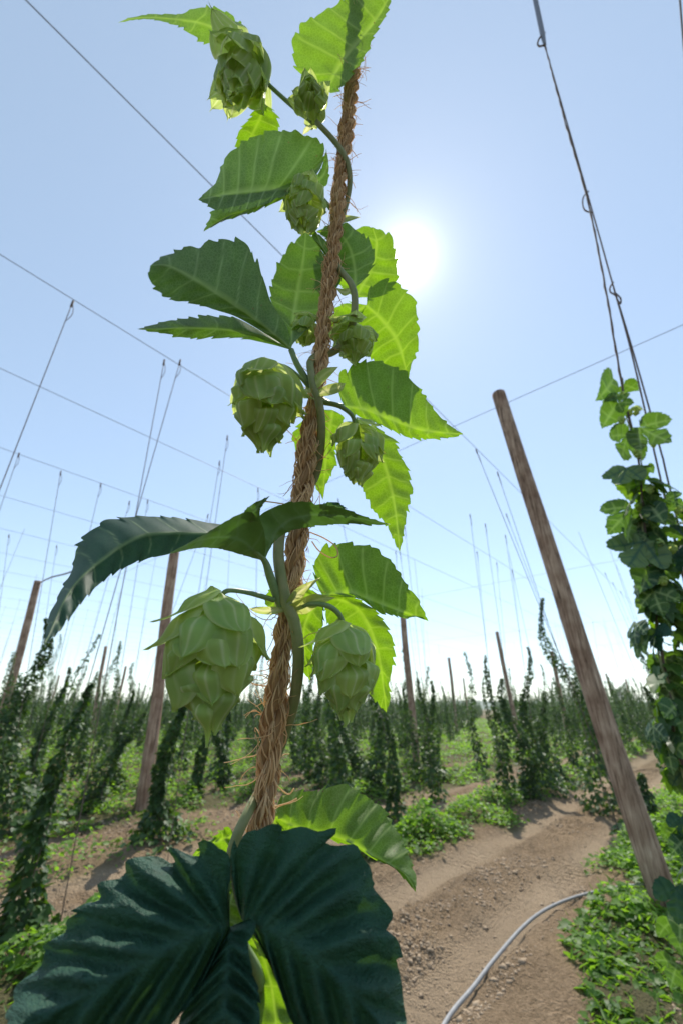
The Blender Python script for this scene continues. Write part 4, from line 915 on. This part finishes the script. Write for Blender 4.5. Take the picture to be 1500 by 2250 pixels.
for k, (b, t, r0, n, lb) in enumerate(spec):
    g = onplane(*map(float, b)); d = hypot(g[0], g[1]); tp = along_range(t, d)
    g[2] = gheight(g)-.03; v = tp-g; h = np.linalg.norm(v)
    near_ = d < 14
    tpl = HOPLEAF if near_ else DIAMOND
    ms = bine_meshes(('s', k), h, r0*(1 if d < 9 else 1.15), int(n*(1.9 if near_ else 1.8)), 100+k, tpl, .045, .105 if near_ else .14)
    place_bine(g, v, ms, lb, NG); used.append(toreal(g))
    top = g+v*((HW-g[2])/v[2])
    if k != 18: string(g, top, 'string rising to the wire from the '+' '.join(lb.replace(',', '').split()[:9]), SG, loop=d < 12)

# explicit strings whose bines are lost in the picture
for (tx, ty, bx, by, lb) in ((160, 665, -60, 1230, 'looped string at upper left, hanging from the second row wire'), (361, 794, 262, 1330, 'looped string left of the mid-height cone, long and straight'),
    (500, 960, 452, 1300, 'string passing just left of the mid-height cone down behind the drooping leaf'), (42, 998, -10, 1150, 'short looped string at the left edge on the fourth row wire'),
    (222, 1064, 190, 1200, 'looped string above the serrated back of the drooping leaf'), (325, 1100, 300, 1260, 'short string end above the middle of the drooping leaf'),
    (567, 1075, 563, 1300, 'string with a loop just left of the rope above the drooping leaf'), (1045, 990, 1182, 1330, 'looped string right of the lit hanging leaf, first on the topmost wire'),
    (1092, 1040, 1200, 1360, 'looped string second on the topmost wire, left of the thick leaning pole'), (1047, 1213, 1070, 1440, 'string above the slim upright bine of the close group'),
    (1090, 1237, 1115, 1490, 'string above the dense dark bine of the close group'), (1124, 1254, 1146, 1430, 'string above the tallest pointed dark bine'),
    (878, 1214, 893, 1330, 'string below the tip of the lit hanging leaf'), (1328, 1260, 1405, 1440, 'leftmost of the strings in the sky right of the thick leaning pole'),
    (1345, 1281, 1420, 1460, 'second of the strings in the sky right of the thick leaning pole'), (1362, 1300, 1435, 1470, 'third of the strings in the sky right of the thick leaning pole'), (1301, 1366, 1316, 1465, 'single string close right of the thick leaning pole'),
    (125, 1200, 110, 1300, 'string above the bines behind the left pole cable'), (20, 1176, 8, 1270, 'string at the left edge above the left pole')):
    tp = onplane(float(tx), float(ty), h=HW); d = hypot(tp[0], tp[1]); q = along_range((bx, by), d*1.0); v = q-tp; base = tp+v*((tp[2]+.0)/(tp[2]-q[2]))
    base[2] = gheight(base); string(base, tp, lb, 'training strings')

# mass of rows
cand = []
for ri, rl in enumerate(ROWS):
    if rl < -140 or rl > 60: continue
    a = -4.0+random.random()
    while a < 150:
        a += random.uniform(1.05, 1.7); l = rl+random.gauss(0, .08); p = rw(a, l); d = hypot(p[0], p[1]); azd = degrees(atan2(p[0], p[1]))
        if p[1] < 1 or abs(azd) > 45 or d > 150: continue
        if rl == -1.25 and a < 10: continue
        if rl == -3.85 and a < 13.2: continue
        if rl == -6.15 and (a < 6.5): continue
        if rl == -8.3 and a < 5.0: continue
        if rl >= 1.0 and a < 4: continue
        if min(hypot(a-x, l-y) for x, y in used) < .75: continue
        # a headland track runs away between the blocks
        ux, uy = sin(radians(17.9)), cos(radians(17.9)); c = (p[0]-4.6)*uy-(p[1]-14.5)*ux
        if d > 17 and abs(c+.2) < 1.5: continue
        if random.random() < .06: continue
        cand.append((d, p, l, a))
cand.sort(key=lambda c: c[0])
var = []
for k in range(12):
    r_ = random.Random(k); var.append((r_.choice([2.1, 2.3, 2.6, 2.8, 3.2, 3.7]), 0.15+.05*r_.random()))
N_IND = 270
GLB = 'hop bines in the middle rows'
ns_ = 0
for k, (d, p, l, a) in enumerate(cand[:N_IND]):
    vi = random.randrange(12); h, r0 = var[vi]
    nearb = d < 13
    ms = bine_meshes(('v', vi, nearb), h, r0, 760 if nearb else 560, 300+vi, HOPLEAF if nearb else DIAMOND, .06, .125 if nearb else .16)
    p = p.copy(); p[2] = gheight(p)-.03
    tw = rw(a+random.uniform(-.3, .3), wire_above(l), HW); v = tw-p
    v = v*.35/np.linalg.norm(v)+np.array([random.gauss(0, .02), random.gauss(0, .02), .65])
    side = 'left' if project(p)[0] < 640 else 'right'
    lb = 'leafy bine in the crowded middle rows left of the coir rope' if side == 'left' else 'leafy bine in the crowded middle rows right of the coir rope'
    zs = random.uniform(.86, 1.12)
    place_bine(p, v, ms, lb, GLB+' '+side+' of the rope', zs, random.uniform(0, 6.28), random.uniform(.85, 1.15))
    if k % 2 == 0 and 11 < d < 45 and ns_ < 150:
        ns_ += 1; top = p+v*((HW-p[2])/v[2])
        o = empty('training_string', p); c_ = tube('training_string', np.array([p, p+(top-p)*.5, top]), .0042, M['string'], None, 4); bpy.data.objects.remove(o)
        tag(c_, 'thin string rising from the crowded rows '+side+' of the rope', 'string', 'far strings '+side+' of the rope')
acc = Acc(); accs = Acc(); rr_ = np.random.default_rng(5)
for k, (d, p, l, a) in enumerate(cand[N_IND:]):
    n = int(np.clip(10500/d, 50, 220)); h = float(rr_.choice([2.0, 2.2, 2.4, 2.6, 2.9, 3.3, 3.9]))
    V, Fx, tint, stem = bine_geo(h, .17, n, int(rr_.integers(1e6)) % 977, DIAMOND, .10+.0012*d, .18+.0016*d, .5)
    acc.add(V+np.array([p[0], p[1], 0]), Fx, tint=tint)
    if d < 70 and k % 3 == 0:
        q = np.array([p[0], p[1], 0]); V, Fs = tube_geo(np.array([q, q+[0, 0, 3], q+[0.1, 0, HW]]), .004, 3, caps=False); accs.add(V, Fs)
stuff(acc.make('distant_hop_rows', M['foliage'], None, False), 'distant hop rows merging into a green band below the skyline', 'hop rows')
stuff(accs.make('distant_strings', M['string'], None, False), 'faint far strings over the distant hop rows', 'strings')

# ------------------------------------------------------------------ hop bine at the right edge
def zR(y): return 1.0/(.4415+.4885*(np.asarray(y, float)-80)/1420)
rp = [(1196, 100), (1240, 265), (1290, 440), (1330, 640), (1362, 830), (1384, 930), (1400, 1000), (1420, 1200), (1450, 1420), (1478, 1550), (1500, 1680)]
Rp = np.array(rp, float); P = unproj(Rp[:, 0], Rp[:, 1], zR(Rp[:, 1]))
gfoot = P[-1].copy(); gfoot += (P[-1]-P[-3])/np.linalg.norm(P[-1]-P[-3])*0; gfoot = np.array([P[-1][0]+.03, P[-1][1]+.02, 0.0])
hookp = P[0]
strapTop = unproj(1150., -120., float(zR(-120))); kk = (HW-hookp[2])/(strapTop[2]-hookp[2]); strapTop = hookp+(strapTop-hookp)*kk
st = empty('training_string', gfoot); tag(st, 'brown twine of the right hop bine, hung from a hook and strap at top right', 'string')
Pl = resample(np.vstack([P, gfoot]), 160); r_ = np.random.default_rng(4)
V, Fs = tube_geo(Pl+r_.normal(0, .0006, Pl.shape), .0036+.0007*np.sin(np.arange(160)*1.9), 7); build('cord', V, Fs, M['string'], st)
t = np.linspace(0, 1, 30); tube('strap', hookp+(strapTop-hookp)*t[:, None], .0075+.006*np.clip(t*8, 0, 1), M['wire'], st, 6)
Q = np.array([(1196, 72), (1184, 84), (1180, 96), (1184, 102), (1195, 100), (1198, 108)], float); tube('hook', resample(unproj(Q[:, 0], Q[:, 1], zR(Q[:, 1])), 24), .0045, M['string'], st, 7)
def string_px(pts, zmul, r, label):
    Q = np.array(pts, float); Pq = unproj(Q[:, 0], Q[:, 1], zR(Q[:, 1])*zmul); d = Pq[-1]-Pq[-2]; e = Pq[-1]+d*((Pq[-1][2]-.02)/-d[2])
    root = empty('training_string', e); tag(root, label, 'string', 'twin strings beside the right hop bine'); tube('cord', resample(np.vstack([Pq, e]), 80), r, M['string'], root, 6)
    return root
s1 = string_px([(1197, 104), (1290, 428), (1345, 625), (1385, 770), (1438, 1000), (1470, 1140)], 1.04, .0030, 'left of the twin strings knotted together beside the right hop bine')
s2 = string_px([(1346, 628), (1392, 780), (1453, 1000), (1486, 1140)], 1.05, .0030, 'right of the twin strings knotted together beside the right hop bine')
for pts, pr, nm in (([(1292, 420), (1281, 432), (1279, 448), (1284, 462), (1300, 468)], s1, 'loop'), ([(1346, 620), (1339, 632), (1340, 642), (1350, 648), (1356, 660), (1362, 668), (1362, 655), (1352, 645)], s1, 'loop')):
    Q = np.array(pts, float); tube(nm, resample(unproj(Q[:, 0], Q[:, 1], zR(Q[:, 1])*1.03), 24), .003, M['string'], pr, 6)
rb = empty('hop_bine', gfoot); tag(rb, 'leafy hop bine with many small cones climbing its twine at the right edge', 'hop plant')
tw_ = np.linspace(0, 1, 260); base_ = resample(np.vstack([P[4:], gfoot]), 260); a_ = tw_*46
tube('stem', base_+.007*np.stack([np.cos(a_), np.sin(a_), 0*a_], -1), .0034-.0014*(1-tw_), M['stem'], rb, 7)

def template_leaf(seed, lobes3=True):
    r_ = np.random.default_rng(seed); acc = Acc()
    fold, droop = r_.uniform(.05, .22), r_.uniform(.12, .38)
    def mp(P):
        x, y = P[:, 0]/100, P[:, 1]/100; rr = np.hypot(x, y-.2)
        z = -droop*rr**2+fold*np.abs(x)+P[:, 2]*12+.02*np.sin(6*x+seed)
        return np.stack([x, y, z], -1)
    z0 = (0, 0, 0, 0, 0)
    if lobes3:
        ls = [dict(rib=[(0, 0), (0, 50), (0, 108)], L=[(0, 0), (-16, 28), (-20, 44), (-34, 62), (-24, 84), (0, 108)], R=[(0, 0), (16, 28), (20, 44), (34, 62), (24, 84), (0, 108)], sL=.3, sR=.3),
              dict(rib=[(0, 0), (-32, 26), (-66, 58)], L=[(0, 0), (-16, -14), (-44, -16), (-66, 10), (-72, 38), (-66, 58)], R=[(0, 0), (-16, 28), (-20, 44), (-44, 58), (-66, 58)], sR=.5),
              dict(rib=[(0, 0), (32, 26), (66, 58)], L=[(0, 0), (16, 28), (20, 44), (44, 58), (66, 58)], R=[(0, 0), (16, -14), (44, -16), (66, 10), (72, 38), (66, 58)], sL=.5)]
    else:
        ls = [dict(rib=[(0, 0), (0, 50), (0, 112)], L=[(0, 0), (-24, -14), (-46, 8), (-46, 40), (-28, 74), (0, 112)], R=[(0, 0), (24, -14), (46, 8), (46, 40), (28, 74), (0, 112)])]
    for k, l in enumerate(ls):
        V, Fq, vein, lp, _ = lobe_geo(l['rib'], l['L'], l['R'], z0, n=8, sL=l.get('sL', 0), sR=l.get('sR', 0), corr=.0016, seed=seed+k, mapf=mp, wave=.0012, M_=5)
        n_ = np.cross(V[Fq[:, 2]]-V[Fq[:, 0]], V[Fq[:, 3]]-V[Fq[:, 1]]).sum(0)
        acc.add(V, Fq if n_[2] > 0 else Fq[:, ::-1], vein=vein, lp=lp)
    o = acc.make('leaf', M['leaf_mid' if seed % 2 else 'leaf_thick' if seed == 4 else 'leaf']); me = o.data; bpy.data.objects.remove(o); return me
TL = [template_leaf(s, s % 3 != 0) for s in range(1, 8)]
def put_leaf(root, pos, tip, nrm, size, me):
    y = Vector(tip-pos).normalized(); x = y.cross(Vector(nrm)).normalized(); z = x.cross(y)
    o = bpy.data.objects.new('leaf', me); COL.objects.link(o)
    o.parent = root; o.matrix_parent_inverse = Matrix.Translation(-root.location)
    m = Matrix((x, y, z)).transposed().to_4x4(); m.translation = Vector(pos)
    o.matrix_basis = m @ Matrix.Scale(size, 4); return o
def cr(x, y): return 1280+x*.2222, 800+y*.2222
r_ = np.random.default_rng(12)
for (bx, by, tx, ty, m_) in ((300, 140, 178, 350, 2), (400, 200, 540, 250, 2), (330, 310, 195, 362, 5), (345, 385, 168, 640, 2), (560, 620, 868, 800, 0), (460, 700, 325, 980, 0), (350, 380, 500, 380, 1),
                        (430, 1030, 345, 1240, 3), (440, 1060, 460, 1360, 5), (640, 1000, 700, 1080, 2), (480, 1430, 250, 1660, 0), (480, 1580, 400, 1770, 2), (500, 1600, 480, 1710, 2), (620, 1710, 450, 1740, 1),
                        (600, 1760, 420, 2060, 3), (650, 2000, 570, 2240, 2), (820, 1330, 1010, 1390, 4), (860, 1590, 1040, 1640, 3), (720, 2080, 690, 2250, 0), (720, 1900, 780, 2060, 5)):
    a = cr(bx, by); b = cr(tx, ty); z = float(zR(a[1]))+r_.uniform(-.04, .04); p = unproj(a[0], a[1], z); q = unproj(b[0], b[1], z-r_.uniform(-.03, .05))
    view = -ray((a[0]+b[0])/2, (a[1]+b[1])/2); n_ = view/np.linalg.norm(view)*(1 if r_.random() < .5 else -1)+r_.normal(0, .3, 3)+np.array([0, 0, .35])
    put_leaf(rb, p, q, n_, np.linalg.norm(q-p)/1.1, TL[m_])
yy = np.sort(r_.uniform(1060, 2180, 78))
for y in yy:
    cx = np.interp(y, Rp[:, 1], Rp[:, 0]); z = float(zR(min(y, 1680))); sp = np.interp(y, [1040, 1300, 1700, 2200], [.035, .06, .07, .09])
    c = unproj(cx, y, z); 
    if c[2] < .25: continue
    a = r_.uniform(0, 2*pi); d = np.array([cos(a), sin(a), 0]); p = c+d*sp*r_.uniform(.1, 1); tip = p+d*.5+np.array([0, 0, -1])*r_.uniform(.35, 1.6)
    if y > 1640 and project(p+d*.05)[0] < 1440: continue
    n_ = d*.5+np.array([0, 0, 1])*r_.uniform(.3, 1)+r_.normal(0, .3, 3)
    put_leaf(rb, p, tip, n_, r_.uniform(.042, .072), TL[int(r_.integers(7))])
yy2 = np.sort(r_.uniform(1085, 1900, 62)); f2 = np.array([s1.location[0], s1.location[1], 0.0])
rb2 = empty('hop_bine', f2); tag(rb2, 'second hop bine at the right edge, climbing the twin strings, mostly out of frame', 'hop plant')
q0 = unproj(1462., 1105., float(zR(1105))*1.04); ax2 = f2-q0
tube('stem', resample(np.vstack([q0, q0+ax2*.5+[.01, 0, 0], f2]), 40), .0035, M['stem'], rb2, 7)
for k in range(64):
    t_ = r_.random()**.9*.95; c = q0+ax2*t_; sp = .05+.07*t_
    a = r_.uniform(0, 2*pi); d = np.array([cos(a), sin(a), 0]); p = c+d*sp*r_.uniform(.1, 1); tip = p+d*.5+np.array([0, 0, -1])*r_.uniform(.35, 1.6)
    put_leaf(rb2, p, tip, d*.5+np.array([0, 0, 1])*r_.uniform(.3, 1)+r_.normal(0, .3, 3), r_.uniform(.042, .074), TL[int(r_.integers(7))])
def fill(root, axis0, axis1, n, sp0, sp1, seed):
    q_ = np.random.default_rng(seed); t_ = q_.random(n)**.85; c = axis0+(axis1-axis0)*t_[:, None]; a = q_.uniform(0, 2*pi, n); d = np.stack([np.cos(a), np.sin(a), 0*a], -1)
    sp = sp0+(sp1-sp0)*t_; p = c+d*(sp*np.sqrt(q_.random(n)))[:, None]
    V, Fx = leafcloud(p, d*.5+np.array([0, 0, -1])*q_.uniform(.2, 1.5, n)[:, None]+q_.normal(0, .2, (n, 3)), d*.5+np.array([0, 0, .7])+q_.normal(0, .3, (n, 3)), q_.uniform(.03, .062, n), HOPLEAF)
    stuff(build('small_leaves', V, [Fx], M['foliage'], root, {'tint': np.repeat(q_.random(n), len(HOPLEAF[0]))}, False))
pT = unproj(1404., 1030., float(zR(1030)))
fill(rb, pT, P[-1], 110, .015, .06, 5); fill(rb, P[-1], gfoot, 130, .05, .07, 6); fill(rb2, q0, f2, 200, .03, .11, 7)
cpx = [(375, 560), (440, 490), (525, 465), (690, 780), (545, 890), (385, 320), (560, 1080), (650, 1240), (560, 1420), (690, 1420), (640, 1520), (820, 1500), (760, 1780), (880, 1830), (480, 1560), (800, 2150), (930, 1450), (700, 1320)]
for k, (x, y) in enumerate(cpx):
    px, py = cr(x, y); z = float(zR(py))+r_.uniform(-.05, .03); hgt = r_.uniform(19, 26)
    hero_keep = hero; hero = rb
    cone((px, py-hgt*.5), (px+r_.uniform(-5, 5), py+hgt*.5), z, z-.004, hgt*.78, n=14, seed=60+k, flare=.2, bw=.7)
    hero = hero_keep
